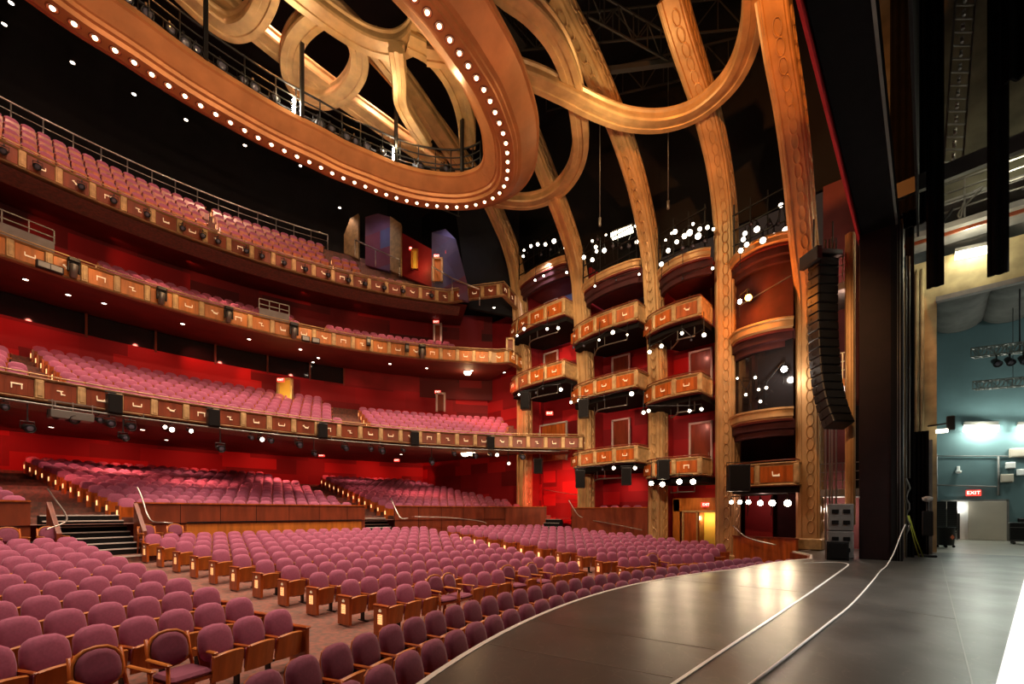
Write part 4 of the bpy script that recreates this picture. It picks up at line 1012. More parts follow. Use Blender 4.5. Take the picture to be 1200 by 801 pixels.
# arched cornices crowning each column, a gallery of lamps above
CORN = [(15.6, 20.0, 16.85, 'far'), (11.0, 14.95, 14.85, 'second'), (7.45, 10.35, 14.0, 'third'), (4.1, 6.75, 13.35, 'near')]
def cornice(Y0, Y1, z, label, X=21.3, h=.42, gl=True):
    path = [tuple(v[:2]) for v in catmull([(22.3, Y1, 0), (21.7, Y1-.5, 0), (X, (Y0+Y1)/2, 0), (X+.05, Y0+.5, 0), (X+.3, Y0, 0)], 5)]
    root = empty('cornice', (22, (Y0+Y1)/2, z-h), 0, label, 'cornice'); before = set(COL.objects)
    b = MB(); b.sweep(path, [(-.25, z), (-.25, z-h), (-.02, z-h), (.0, z-h+.08), (.08, z-h+.12), (.08, z-.12), (.14, z-.08), (.14, z)]); b.build('band', M['gold'], root)
    b = MB(); b.sweep([(x+.25, y) for x, y in path], [(-.2, z-h+.05), (-.2, z-h-.65), (.0, z-h-.65), (.0, z-h-.4), (.12, z-h-.35), (.12, z-h+.05)]); b.build('drop_moulding', M['maroon'], root)
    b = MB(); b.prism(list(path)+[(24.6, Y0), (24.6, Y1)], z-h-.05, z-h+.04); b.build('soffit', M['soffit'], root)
    for o in set(COL.objects)-before:
        if o.parent == root: o.location = (-22, -(Y0+Y1)/2, -(z-h))
    return path
for (Y0, Y1, z, nm) in CORN: cornice(Y0, Y1, z, f'arched gilded cornice crowning the {nm} bay of the side wall')
for z, nm in ((9.85, 'upper'), (6.05, 'lower')):
    cornice(4.15, 6.7, z, f'curved gilded sill below the {nm} dark window of the bay near the proscenium', X=21.5, h=.5)
# dark control windows of the near bay
for i, (z0, z1, lb) in enumerate(((9.9, 12.3, 'M'), (6.1, 8.9, 'M'))):
    b = MB(); b.sweep([tuple(v[:2]) for v in catmull([(22.6, 6.65, 0), (22.0, 5.9, 0), (21.85, 5.2, 0), (21.9, 4.15, 0)], 5)], [(0, z0), (0, z1+.4), (-.04, z1+.4), (-.04, z0)])
    struct(b.build(f'window_{i+2}', M['glass'] if i else M['maroon']))
b = MB(); b.bar((21.8, 6.2, 11.0), (21.75, 4.2, 11.6), .04); tag(b.build('lighting_pipe', M['grey']), 'slanting pipe across the amber-lit recess of the near bay', 'lighting pipe')
# lit and unlit stage lamps by their place in the photograph (px, py, distance, size, lens, where)
def lampset(rows, where, group):
    P = [at_d(r[0], r[1], r[2])+Vector((0, 0, r[3]*1.24+.02)) for r in sorted(rows)]
    if len(P) > 1:
        b = MB(); b.tube(P, .022, 5)
        for p in P[::2]: b.bar(p, p+Vector((.25, .1, .9 if 'under' in where else -.9)), .025)
        tag(b.build('lamp_pipe', M['black']), 'bent black pipe carrying each '+where, 'lighting pipe')
    for k, (px, py, D, s, lens) in enumerate(rows):
        s *= .56; p = at_d(px, py, D)+Vector((0, 0, s*2)); tgt = Vector((4, 1, 1.5))
        spotlight('stage_lamp', p, tgt, f'{where}, {ordn(k)} from far side', s, lens, 'stage lamp', group)
W = 'lamp_w'; Dk = 'lamp_d'
lampset([(613, 300, 27, .16, W), (618, 296, 27, .10, Dk), (622, 288, 27, .2, W), (630, 286, 27, .22, W), (639, 286, 27, .22, W), (649, 282, 27, .28, W), (662, 290, 26, .17, W), (614, 293, 27, .14, W), (634, 298, 27, .15, Dk), (645, 292, 27, .15, Dk), (655, 296, 27, .14, Dk)],
        'stage lamp on the rig above the far bay cornice', 'lamps above the far bay')
lampset([(684, 301, 24, .22, W), (694, 304, 24, .22, W), (694, 282, 24, .14, W), (698, 289, 24, .2, W), (700, 280, 24, .15, Dk), (708, 293, 24, .25, W), (710, 275, 24, .11, W), (699, 294, 24, .18, W), (745, 264, 24, .18, W), (746, 283, 24, .2, W), (718, 288, 24, .2, Dk), (737, 288, 24, .24, Dk), (728, 290, 24, .16, Dk)],
        'stage lamp on the rig above the second bay cornice', 'lamps above the second bay')
lampset([(775, 309, 21.5, .22, W), (780, 281, 21.5, .12, W), (783, 293, 21.5, .22, W), (787, 273, 21.5, .12, W), (791, 271, 21.5, .24, W), (793, 283, 21.5, .2, W), (802, 276, 21, .25, W), (808, 272, 21, .3, W), (818, 276, 21, .3, W), (820, 268, 21, .2, W), (829, 266, 21, .2, W), (836, 268, 21, .15, W), (812, 262, 21, .15, W), (800, 290, 21, .2, Dk), (812, 288, 21, .2, Dk), (826, 282, 21, .2, Dk)],
        'stage lamp on the rig above the third bay cornice', 'lamps above the third bay')
lampset([(868, 293, 19, .22, W), (871, 280, 19, .2, W), (873, 273, 19, .2, W), (875, 286, 19, .21, W), (887, 268, 19, .26, W), (894, 281, 19, .27, W), (907, 276, 19, .27, W), (921, 269, 19, .3, W), (915, 240, 19, .2, W), (880, 262, 19, .15, Dk), (902, 262, 19, .18, Dk), (912, 262, 19, .15, Dk)],
        'stage lamp on the rig above the near bay cornice', 'lamps above the near bay')
for i, (Y0, Y1, z, nm) in enumerate(CORN):
    b = MB()
    for q in range(3):
        a_, c_ = Vector((21.9, Y1-.2, z+.5+q*.7)), Vector((21.6, Y0+.2, z+.6+q*.7)); b.bar(a_, c_, .05)
    for q in range(4): yy = Y0+.3+(Y1-Y0-.6)*q/3; b.bar((21.75, yy, z), (21.75, yy, z+2.3), .05)
    tag(b.build('lighting_rig', M['black']), f'black pipe frame holding lamps above the {nm} bay', 'lighting rig')
# long bright fluorescent in the second rig
b = MB(); root = empty('work_light', at_d(729, 273, 25), 0, 'long yellowish work light glowing above the second bay', 'work light'); 
a_, c_ = at_d(717, 277, 25)-root.location, at_d(741, 268, 24.4)-root.location
b.bar(a_, c_, .3, .25); b.build('tube', M['tubey'], root); b = MB(); b.bar(a_+Vector((.1, 0, .2)), c_+Vector((.1, 0, .2)), .34, .12); b.build('housing', M['grey'], root)
# lamps and pipes under every box
def underpipe(Y0, Y1, z, label):
    pts = catmull([(22.3, Y1-.5, z), (21.5, Y1-1.2, z), (21.3, (Y0+Y1)/2, z), (21.4, Y0+.5, z)], 5); b = MB(); b.tube(pts, .035, 6)
    for p in pts[::5]: b.bar(p, p+Vector((0, 0, .45)), .03)
    tag(b.build('lighting_pipe', M['grey']), label, 'lighting pipe', 'pipes under the boxes')
for ci, (Y0, Y1, zs_, nm, n) in enumerate(cols):
    for li, (zt, h) in enumerate(zs_): underpipe(Y0, Y1, zt-h-.75, f'curved pipe slung under the {LEV[li]} box, {nm}')
def few(rows, where, group='lamps slung under the boxes'): lampset(rows, where, group)
few([(627, 328, 27, .15, W), (637, 323, 26.6, .15, W), (664, 319, 25.5, .15, W)], 'lamp tucked under the cornice of the far bay')
few([(697, 335, 24.4, .12, W), (722, 328, 24, .1, Dk), (749, 321, 23, .13, W)], 'lamp tucked under the cornice of the second bay')
few([(800, 326, 21.6, .1, Dk), (835, 314, 20.6, .14, W)], 'lamp tucked under the cornice of the third bay')
few([(614, 385, 26.5, .2, W), (606, 393, 27, .14, W), (641, 385, 26, .17, W), (654, 384, 25.6, .19, W)], 'lamp under the topmost box of the far bay')
few([(608, 462, 26.5, .13, W), (657, 456, 25.6, .22, W), (636, 455, 26, .12, Dk), (628, 460, 26, .14, Dk)], 'lamp under the middle box of the far bay')
few([(672, 407, 25, .14, Dk), (702, 398, 24, .13, W), (718, 389, 23.6, .22, W), (735, 392, 23, .1, W), (684, 405, 24.5, .14, Dk)], 'lamp under the topmost box of the second bay')
few([(669, 471, 25, .18, W), (678, 469, 25, .18, W), (740, 461, 22.8, .24, W), (708, 468, 24, .12, Dk)], 'lamp under the middle box of the second bay')
few([(719, 548, 23.6, .2, W), (744, 548, 22.8, .2, W), (676, 550, 25, .12, Dk), (706, 550, 24, .12, Dk)], 'lamp under the lowest box of the second bay')
few([(761, 412, 22, .2, W), (775, 405, 22, .2, W), (799, 390, 21.3, .17, W), (825, 392, 20.4, .2, W), (810, 398, 21, .12, Dk)], 'lamp under the topmost box of the third bay')
few([(754, 483, 22, .19, W), (760, 481, 22, .18, W), (808, 481, 21, .17, W), (822, 479, 20.5, .17, W)], 'lamp under the middle box of the third bay')
few([(763, 566, 22, .24, 'lamp_m'), (776, 567, 21.8, .26, 'lamp_m'), (796, 564, 21.2, .26, 'lamp_m'), (812, 564, 20.6, .26, 'lamp_m')], 'lamp under the lowest box of the third bay')
few([(857, 588, 20.3, .18, 'lamp_m'), (867, 588, 20, .2, 'lamp_m'), (877, 588, 19.7, .22, 'lamp_m'), (891, 589, 19.2, .25, 'lamp_m'), (905, 589, 18.8, .28, 'lamp_m'), (923, 589, 18.4, .3, 'lamp_m')], 'lamp in the row below the single orange-panelled box', 'row of six lamps')
few([(867, 353, 19.7, .2, 'lamp_h'), (877, 348, 19.4, .3, 'lamp_o')], 'glowing lamp in the amber recess of the near bay')
few([(919, 432, 18.8, .26, 'lamp_h'), (885, 442, 19.2, .13, W), (889, 456, 19.2, .13, W), (898, 454, 19.1, .14, W), (874, 462, 19.6, .13, W), (891, 470, 19.3, .14, W), (864, 443, 19.9, .1, W)], 'lamp shining in the lower black window of the near bay')
for px, py, D, e in ((770, 570, 21.6, 120), (804, 567, 20.6, 120), (872, 591, 19.5, 90), (897, 592, 18.8, 130), (923, 592, 18.1, 150)):
    light('SPOT', 'lamp_beam', at_d(px, py, D), e*.9, (1, .74, .46), .12, (9, 2.5, 0), 70, .9)
light('POINT', 'amber_lamp_glow', at_d(876, 349, 18.9), 260, (1, .25, .03), .15)
light('POINT', 'window_lamp_glow', at_d(919, 432, 18.2), 90, (1, .85, .7), .12)
# loudspeakers around the boxes
for px, py, D, dm, lb in ((616, 470, 26.3, (.55, .5, 1.0), 'middle box of the far bay'), (684, 479, 24.8, (.55, .5, 1.0), 'middle box of the second bay'), (680, 561, 24.6, (.5, .5, 1.0), 'lowest box of the second bay, by the rib'),
                          (734, 558, 23, (.5, .5, .9), 'lowest box of the second bay, in its middle'), (777, 550, 21.5, (.55, .5, .95), 'lowest box of the third bay'), (631, 546, 27, (.5, .5, .9), 'end of the lowest balcony')):
    speaker(at_d(px, py, D), dm, math.radians(-60), f'black loudspeaker hanging at the {lb}', 'loudspeakers hung among the boxes')
speaker(at_d(865, 560, 19.4), (.85, .6, 1.15), math.radians(-62), 'large black loudspeaker beside the box with two orange panels')
# bottom of the bays
yz_wall('wall_bay_base', 22.5, 7.4, 10.3, -1.1, -.2, M['wood'])
def ground_door():
    root = empty('door_40', (23.6, 8.9, -.75)); root['kind'] = 'structure'
    b = MB(); b.box((0, 1.0, 1.55), (.12, .35, 3.0)); b.box((0, -1.35, 1.55), (.12, .3, 3.0)); b.box((0, -.15, 2.75), (.12, 2.6, .7)); b.build('surround', M['woodl'], root)
    b = MB(); b.box((-.05, .62, 1.2), (.1, .1, 2.4)); b.box((-.05, -1.1, 1.2), (.1, .1, 2.4)); b.box((-.05, -.25, 2.4), (.1, 1.8, .1)); b.box((-.05, -.12, 1.2), (.1, .08, 2.4)); b.build('frame', M['goldl'], root)
    b = MB(); b.cbox((0, .24, 1.2), (.06, .66, 2.35), .01); b.build('leaf', M['wood'], root)
    b = MB(); b.cbox((.3, -.2, 1.2), (.7, .05, 2.35), .01); b.build('open_leaf', M['woodd'], root)
ground_door()
b = MB(); b.box((24.5, 8.45, .5), (.1, 1.5, 2.6)); struct(b.build('wall_corridor', M['yellow']))
light('POINT', 'corridor_lamp', (23.95, 8.5, 1.3), 30, (1, .78, .35), .1)
# cherry-wood wall at the foot of the near bay and the alcove above it
b = MB(); pth = catmull([(22.3, 6.65, 0), (21.95, 6.2, 0), (21.75, 5.2, 0), (21.7, 4.5, 0), (21.3, 3.95, 0)], 5); b.sweep([(p.x, p.y, 0) for p in pth], [(-.12, .47), (.0, .47), (.0, -1.1), (-.12, -1.1)]); struct(b.build('wall_near_bay', M['wood']))
b = MB(); b.sweep([(p.x, p.y, 0) for p in pth], [(-.16, .53), (.04, .53), (.04, .47), (-.16, .47)]); struct(b.build('trim_near_bay_cap', M['woodd']))
handrail([(21.75, 6.5, 1.0), (21.65, 6.0, .55), (21.5, 5.4, .35), (21.45, 4.7, .22)], 'curved handrail on the cherry-wood wall below the near bay', .025)
yz_wall('wall_near_bay_panel', 24.0, 5.4, 6.6, .4, 2.6, M['redp'])
for k in range(4):
    x, y = 22.7, 11.7+k*.72
    b = MB(); low_seat(b, x, y, 1.05, 62, w=.56); o = b.build('parterre_seat', SM); tag(o, f'lone rose seat behind the side parterre wall, {ordn(k)} counting from the stage', 'theatre seat', 'four seats behind the side parterre wall')

# ================================================================ PROSCENIUM
b = MB(); b.box((23.9, 1.75, 7), (2.6, .3, 16)); 
def galleries():
    yz_wall('wall_proscenium_room', 25.4, 1.6, 3.6, -.2, 17, M['slotwall'])
    for z, lb in ((10.9, 'top'), (7.0, 'middle'), (2.55, 'lowest')):
        root = empty('gallery', (23.3, 2.5, z), 0, f'narrow {lb} gallery with steel rails in the slot beside the proscenium', 'gallery', 'galleries beside the proscenium')
        b = MB(); b.cbox((0, 0, -.15), (2.2, 1.5, .3), .02); b.build('deck', M['woodl' if lb == 'middle' else 'grey_p'], root)
        b = MB()
        for hz in (.35, .7, 1.05): b.bar((-1.05, -.75, hz), (-1.05, .75, hz), .035)
        for yy in (-.75, -.38, 0, .38, .75): b.bar((-1.05, yy, 0), (-1.05, yy, 1.05), .035)
        b.build('guard_rail', M['steel'], root)
galleries()
b = MB()
for dx, dy in ((0, 0), (.12, .1), (.05, .22), (.2, -.1)): b.tube([(21.5+dx, 2.75+dy, .1), (21.5+dx, 2.75+dy, 12.5)], .035, 6)
tag(b.build('cable_bundle', M['steel']), 'bundle of vertical steel pipes and cables behind the line array', 'pipes')
b = MB(); b.cbox((20.95, 2.12, 6.6), (.35, .30, 11.0), .05); b.cbox((20.95, 2.12, 6.6), (.39, .14, 11.0), .03)
struct(b.build('trim_proscenium', M['gold']))
b = MB(); b.box((22.6, 1.95, 4.5), (.2, .5, 4.5)); b.build('wall_slot_black', M['blackm'])['kind'] = 'structure'
light('POINT', 'gallery_work_light', (24.0, 2.9, 1.7), 70, (1, .85, .7), .1)
light('POINT', 'gallery_work_light', (24.0, 2.7, 6.3), 25, (1, .7, .6), .1)
light('POINT', 'gallery_work_light', (24.0, 2.7, 12.6), 35, (1, .5, .4), .1)
light('POINT', 'gallery_work_light', (22.3, 2.4, 10.2), 25, (1, .6, .45), .1)
# black portal leg and header
root = empty('proscenium_tower', (19.9, 1.15, 0), 0, 'tall black boxed tower of the proscenium standing on the stage', 'proscenium tower')
b = MB(); b.cbox((0, 0, 5.6), (1.15, 1.14, 11.2), .02); b.build('casing', M['towerm'], root)
b = MB(); b.box((-.585, -.42, 5.6), (.03, .30, 11.2)); b.build('edge_strip', M['blackm'], root)
b = MB(); b.tube([(-.62, -.50, .0), (-.62, -.50, 11)], .018, 6); b.tube([(-.62, -.44, .0), (-.62, -.44, 11)], .010, 6); b.build('guide_track', M['grey'], root)
root = empty('proscenium_header', (12, 1.18, 11.1), 0, 'black boxed header spanning the proscenium overhead', 'proscenium header')
b = MB(); b.cbox((0, 0, .4), (17.5, .95, .8), .02); b.build('casing', M['drape'], root)
b = MB(); b.box((0, -.45, -.02), (17.5, .06, .05)); b.build('edge_strip', M['grey'], root)
b = MB(); b.box((0, -.95, 4), (17.5, .06, 8)); b.build('upper_masking', M['blackm'], root)
b = MB(); b.sweep([(3, 1.73, 0), (20.25, 1.73, 0)], [(-.03, 10.98), (.03, 10.98), (.03, 16), (-.03, 16)])
tag(b.build('house_curtain', M['redvel']), 'scarlet house curtain drawn up behind the black header, only its edge showing', 'curtain')
b = MB(); vs = catmull([(20.45, 1.85, 11.5), (20.3, 1.84, 10), (20.25, 1.84, 8.5), (20.3, 1.84, 7), (20.45, 1.85, 5.5)], 4)
b.tube(vs, .06, 8); tag(b.build('curtain_edge', M['maroon']), 'thin red curtain edge hanging beside the black proscenium tower', 'curtain')
# line array
root = empty('line_array', (20.5, 2.9, 11.5), math.radians(-40), 'curved hanging line array of black loudspeaker cabinets beside the near rib', 'line array')
b = MB(); b.cbox((0, 0, -.12), (1.05, .7, .2), .02); b.box((-.4, 0, .6), (.04, .04, 1.3)); b.box((.4, 0, .6), (.04, .04, 1.3)); b.cbox((-.62, -.1, -.3), (.2, .9, .5), .02); b.build('flying_frame', M['black'], root)
z, y, ang = -.28, 0, .0
for k in range(19):
    ang = -.02+(.0 if k < 3 else .014*(k-3) if k < 12 else .126+.052*(k-12)); hh = .345
    T = Matrix.Translation((0, y, z)) @ Matrix.Rotation(-ang, 4, 'X'); b = MB(); R3_ = T.to_3x3()
    ctr = T @ Vector((0, 0, -hh/2)); b.cbox(ctr, (.86, .55, hh-.02), .03, M=R3_); cb = b.build('array_cabinet', M['black'], root)
    b = MB(); b.cbox(T @ Vector((0, -.285, -hh/2)), (.76, .03, hh-.07), .01, M=R3_); b.build('grille', M['blackm'], cb)
    b = MB()
    for s in (-.5, .5): b.box(T @ Vector((s*.87, .1, -hh/2)), (.02, .08, .10), M=R3_)
    b.build('rigging_plate', M['black'], cb)
    e = T @ Vector((0, 0, -hh)); y, z = e.y, e.z
# stacked cabinets on the stage beside the leg
for k in range(3):
    root = empty('loudspeaker', (19.25, 2.10, .05+k*.62 if k == 0 else .42+(k-1)*.72+.22), math.radians(-78), ('low black wedge loudspeaker on the stage beside the proscenium tower', 'grey-black loudspeaker cabinet, lower of the two stacked beside the proscenium tower', 'grey-black loudspeaker cabinet, upper of the two stacked beside the proscenium tower')[k], 'loudspeaker')
    if k == 0:
        root.location = (18.55, 2.25, 0); b = MB(); b.prism([(-.3, -.35), (.3, -.35), (.3, .25), (-.3, .25)], 0, .62); b.build('cabinet', M['black'], root); b = MB(); b.cbox((0, -.37, .31), (.5, .02, .5), .01); b.build('grille', M['blackm'], root); continue
    root.location = (19.35, 2.25, .0+(k-1)*.95+.0)
    b = MB(); b.cbox((0, 0, .475), (.72, .6, .94), .03); b.build('cabinet', M['grey_p'], root)
    for sx in (-.16, .16):
        for sz in (.3, .68):
            b = MB(); b.cbox((sx, -.31, sz), (.2, .03, .14), .02); b.build('recessed_handle', M['blackm'], root)
# drapes on the stage side
def drape(x0, y0, x1, y1, z0, z1, label, amp=.08, n=40, m='drape', th=.03, waves=7, bottom=None):
    P = []
    for i in range(n+1):
        t = i/n; x, y = x0+(x1-x0)*t, y0+(y1-y0)*t; dx, dy = (x1-x0), (y1-y0); L_ = math.hypot(dx, dy); o_ = amp*math.sin(t*waves*2*PI); P.append((x-dy/L_*o_, y+dx/L_*o_, 0))
    b = MB(); b.sweep(P, [(-th, z0), (th, z0), (th, z1), (-th, z1)]); return tag(b.build('stage_drape', M[m]), label, 'drape')
drape(22.4, .42, 22.4, -.02, 0, 4.6, 'black drape hanging low just upstage of the proscenium tower', .05, waves=4)
drape(23.6, .35, 23.6, -.12, 0, 4.4, 'dark grey drape hanging low against the ochre jamb', .05, waves=3, m='grey_p')
drape(18.5, .0, 18.5, -.35, 8.4, 30, 'narrow black masking strip hanging before the ladder truss', .03, waves=2)
drape(16.0, -1.1, 16.0, -1.42, 7.4, 30, 'narrow tail of black drape hanging in front of the bright catwalk', .03, waves=2)
drape(15.9, -1.25, 15.9, -2.3, 11.9, 30, 'broad black masking drape high at the edge of view', .08, waves=4)
drape(20.9, .95, 20.9, .0, 11.6, 32, 'wide black border drape filling the gap beyond the header', .05, waves=5)
drape(21.3, .56, 21.3, .36, .0, 11.8, 'thin dark drape between the proscenium tower and the ochre jamb', .03, waves=2)
# ================================================================ BACKSTAGE
XW = 24.7
def xwall(name, x, y0, y1, z0, z1, m, th=.3):
    b = MB(); b.box((x+th/2, (y0+y1)/2, (z0+z1)/2), (th, abs(y1-y0), z1-z0)); return struct(b.build(name, m))
xwall('wall_stage_jamb', XW, -.28, 1.6, 0, 11.8, M['yellowc'])
xwall('wall_stage_lintel', XW, -12, -.28, 10.1, 11.8, M['yellowc'])
xwall('wall_stage_upper', XW, -12, 1.6, 14.0, 32, M['wingwall'])
b = MB(); b.box((XW-.1, -6, 10.1), (.25, 11.5, .18)); struct(b.build('trim_lintel_edge', M['grey_p']))
b = MB(); b.tube([(XW-.1, .15, 4.5), (XW-.1, .15, 11.5)], .06, 8); b.tube([(XW-.1, .3, 4.5), (XW-.1, .3, 11.5)], .06, 8); b.tube([(XW-.1, .45, 4.5), (XW-.1, .45, 11.5)], .04, 8)
tag(b.build('conduit', M['yellowc']), 'vertical conduits running up the ochre concrete jamb', 'conduit')
b = MB(); b.prism([(24.6, -16), (37.2, -16), (37.2, 1.6), (24.6, 1.6)], -.12, .0); struct(b.build('floor_side_stage', M['concrete']))
XT = 37.0
xwall('wall_teal', XT, -18, 2.0, 0, 14, M['teal'])
b = MB(); b.box((31, .9, 6.5), (12.5, .2, 13)); struct(b.build('wall_side_stage', M['teal']))
b = MB(); b.box((31, -8, 13.9), (12.6, 20, .2)); struct(b.build('ceiling_side_stage', M['grey_p']))
# sagging grey cloth ducts under the side-stage ceiling
for k, (y0, lb) in enumerate(((-.4, 'nearest the ochre jamb'), (-2.4, 'second from the ochre jamb'), (-4.4, 'third from the ochre jamb'))):
    b = MB(); P = []
    pts = [Vector((25.2+i*1.15, y0-.9, 12.2-.35*abs(math.sin(i*.9)))) for i in range(11)]
    b.tube(catmull(pts, 3), 1.05, 16); b.v = [(x, y, 12.75+(z-12.1)*.55) for x, y, z in b.v]; tag(b.build('cloth_duct', M['duct']), f'sagging grey cloth duct under the side-stage ceiling, {lb}', 'duct')
# exit door in the teal wall
root = empty('door_50', (XT-.02, -1.95, 0)); root['kind'] = 'structure'
b = MB()
for s in (-1, 1): b.box((-.05, s*1.32, 1.15), (.14, .1, 2.3))
b.box((-.05, 0, 2.28), (.14, 2.74, .1)); b.build('frame', M['grey_p'], root)
b = MB(); b.box((-.03, 0, 1.12), (.05, 2.56, 2.22)); b.build('opening', M['white'], root)
b = MB(); b.cbox((-.2, 1.08, 1.12), (.06, .42, 2.2), .01); b.build('narrow_leaf', M['greige'], root)
b = MB(); b.cbox((-.2, -.52, 1.12), (.06, 1.5, 2.2), .01); b.build('wide_leaf', M['greige'], root)
b = MB(); b.box((-.12, .62, .8), (.1, .12, 1.5)); b.box((-.12, .78, 1.0), (.1, .08, 1.9)); b.build('rack_beyond', M['black'], root)
light('POINT', 'corridor_lamp', (36.6, -1.35, 1.9), 14, (1, 1, .9), .05)
root = empty('exit_sign', (XT-.06, -1.95, 2.72), 0, 'red EXIT sign above the beige door in the teal wall', 'exit sign')
b = MB(); b.cbox((0, 0, 0), (.08, .62, .34), .02); b.build('box', M['exit'], root)
def text(parent, s, loc, h, m, rot, name='lettering'):
    c = bpy.data.curves.new(name, 'FONT'); c.body = s; c.size = h; c.extrude = .004; c.align_x = 'CENTER'; c.align_y = 'CENTER'
    c.materials.append(m); tmp = bpy.data.objects.new(name, c); COL.objects.link(tmp); bpy.context.view_layer.update(); me = bpy.data.meshes.new_from_object(tmp); bpy.data.objects.remove(tmp); o = bpy.data.objects.new(name, me); COL.objects.link(o); o.parent = parent; o.location = loc; o.rotation_euler = rot; return o
text(root, 'EXIT', (-.055, 0, 0), .27, M['exitw'], (PI/2, 0, -PI/2))
# fluorescent fittings
def tube_light(a, c, label, m='tube', e=None, col=(.95, 1, .85), r=.14):
    a, c = Vector(a), Vector(c); mid = (a+c)/2; root = empty('fluorescent_light', mid, 0, label, 'fluorescent light')
    b = MB(); b.bar(a-mid, c-mid, r, r); b.build('tube', M[m], root); b = MB(); b.bar(a-mid+Vector((.08, 0, r*.9)), c-mid+Vector((.08, 0, r*.9)), r*1.5, r*.6); b.build('housing', M['grey'], root)
    if e: light('POINT', 'fluorescent_glow', mid+Vector((-.5, 0, -.1)), e, col, .2)
pt_ = at_x(1129, 502, XT-.3); pt2 = at_x(1170, 502, XT-.25); tube_light(pt_, pt2, 'bright fluorescent light on the teal wall, nearer the ochre jamb', e=210, r=.32)
pt_ = at_x(1192, 502, XT-.25); pt2 = at_x(1225, 502, XT-.25); tube_light(pt_, pt2, 'bright fluorescent light on the teal wall at the edge of view', e=210, r=.3)
tube_light(at_x(1119, 300, XW-.25), at_x(1158, 292, XW-.25), 'glowing fluorescent light in front of the ochre lintel', 'tubey', 70, (1, .95, .7), .22)
tube_light(at_d(1180, 173, 15.5), at_d(1215, 160, 14.6), 'bright work light high on the stage catwalk', 'tubey', 90, (1, .95, .7), .22)
light('POINT', 'work_lamp_glow', at_d(1103, 505, 22), 60, (1, .95, .8), .15)
light('POINT', 'side_stage_lamp', (30, -9, 10.0), 300, (.95, 1, .92), .4)
light('POINT', 'side_stage_lamp', (28, -12, 9), 300, (.97, 1, .92), .4)
root = empty('work_lamp', at_d(1112, 497, 17.4), 0, 'black work lamp on an arm at the ochre jamb', 'work lamp'); b = MB(); b.bar((.3, .6, .05), (0, 0, .05), .05); b.build('arm', M['black'], root)
b = MB(); b.cbox((0, -.05, .05), (.2, .25, .55), .03); b.build('housing', M['black'], root); b = MB(); b.cbox((-.12, .2, -.25), (.12, .35, .14), .02); b.build('lens', M['lamp_w'], root)
# trusses in the side stage
for (a_, c_, lb) in ((at_d(1140, 414, 22), at_d(1240, 402, 19.5), 'grey lighting truss carrying lamps, upper of two before the teal wall'), (at_d(1142, 452, 24), at_d(1240, 444, 21.3), 'bare grey lighting truss, lower of two before the teal wall')):
    truss(a_-Vector((0, 0, .2)), c_-Vector((0, 0, .2)), lb, .42, 'grey', 10, .05, 'lighting_truss', .4)
for k, px in enumerate((1168, 1183, 1198)):
    spotlight('stage_lamp', at_d(1140, 414, 22).lerp(at_d(1240, 402, 19.5), .30+.16*k)+Vector((0, 0, -.22)), (20, -6, 0), f'dark lamp under the upper side-stage truss, {ordn(k)} from the jamb', .17, 'lamp_d', 'stage lamp', 'lamps on the side-stage truss')
b = MB(); b.tube([at_d(1195, 412, 20.8), at_d(1195, 412, 20.8)+Vector((0, 0, 6))], .03, 6); b.tube([at_d(1187, 450, 22.8), at_d(1187, 450, 22.8)+Vector((0, 0, 6))], .015, 6)
tag(b.build('hoist_wire', M['black']), 'chains holding the two trusses before the teal wall', 'hoist')
# pipes and boxes on the teal wall
def wp(px, py): return at_x(px, py, XT-.08)
b = MB()
b.tube([wp(1098, 568), wp(1168, 570)], .045, 6); b.tube([wp(1170, 534), wp(1170, 580)], .045, 6); b.tube([wp(1097, 534), wp(1172, 534)], .03, 6); b.tube([wp(1098, 532), wp(1098, 600)], .035, 6); b.tube([wp(1170, 534), wp(1210, 536)], .04, 6)
tag(b.build('wall_piping', M['grey_p']), 'run of grey pipes fixed to the teal wall above the beige door', 'pipes')
for px, py, w_, h_, lb, m in ((1184, 545, .38, .35, 'small white box on the teal wall above the pipes', 'white'), (1180, 560, .5, .45, 'beige junction box on the teal wall beside the pipes', 'greige'), (1195, 530, .8, .5, 'large grey box high on the teal wall', 'greige'), (1196, 553, .3, .35, 'white switch box on the teal wall at the edge of view', 'white'), (1198, 610, .35, .3, 'small black panel above the road case', 'black')):
    root = empty('wall_box', wp(px, py), 0, lb, 'wall box'); b = MB(); b.cbox((0, 0, 0), (.16, w_, h_), .02); b.build('casing', M[m], root); b = MB(); b.cbox((-.085, 0, 0), (.02, w_*.8, h_*.8), .006); b.build('lid', M[m], root)
root = empty('security_camera', wp(1123, 552), 0, 'white dome camera on the teal wall', 'camera'); b = MB(); b.cbox((0, 0, .15), (.14, .14, .3), .02); b.build('bracket', M['white'], root)
b = MB(); b.lathe([(.02, -.14), (.12, -.10), (.15, .0), (.12, .04)], 12, Matrix.Translation((-.14, 0, 0))); b.build('dome', M['white'], root)
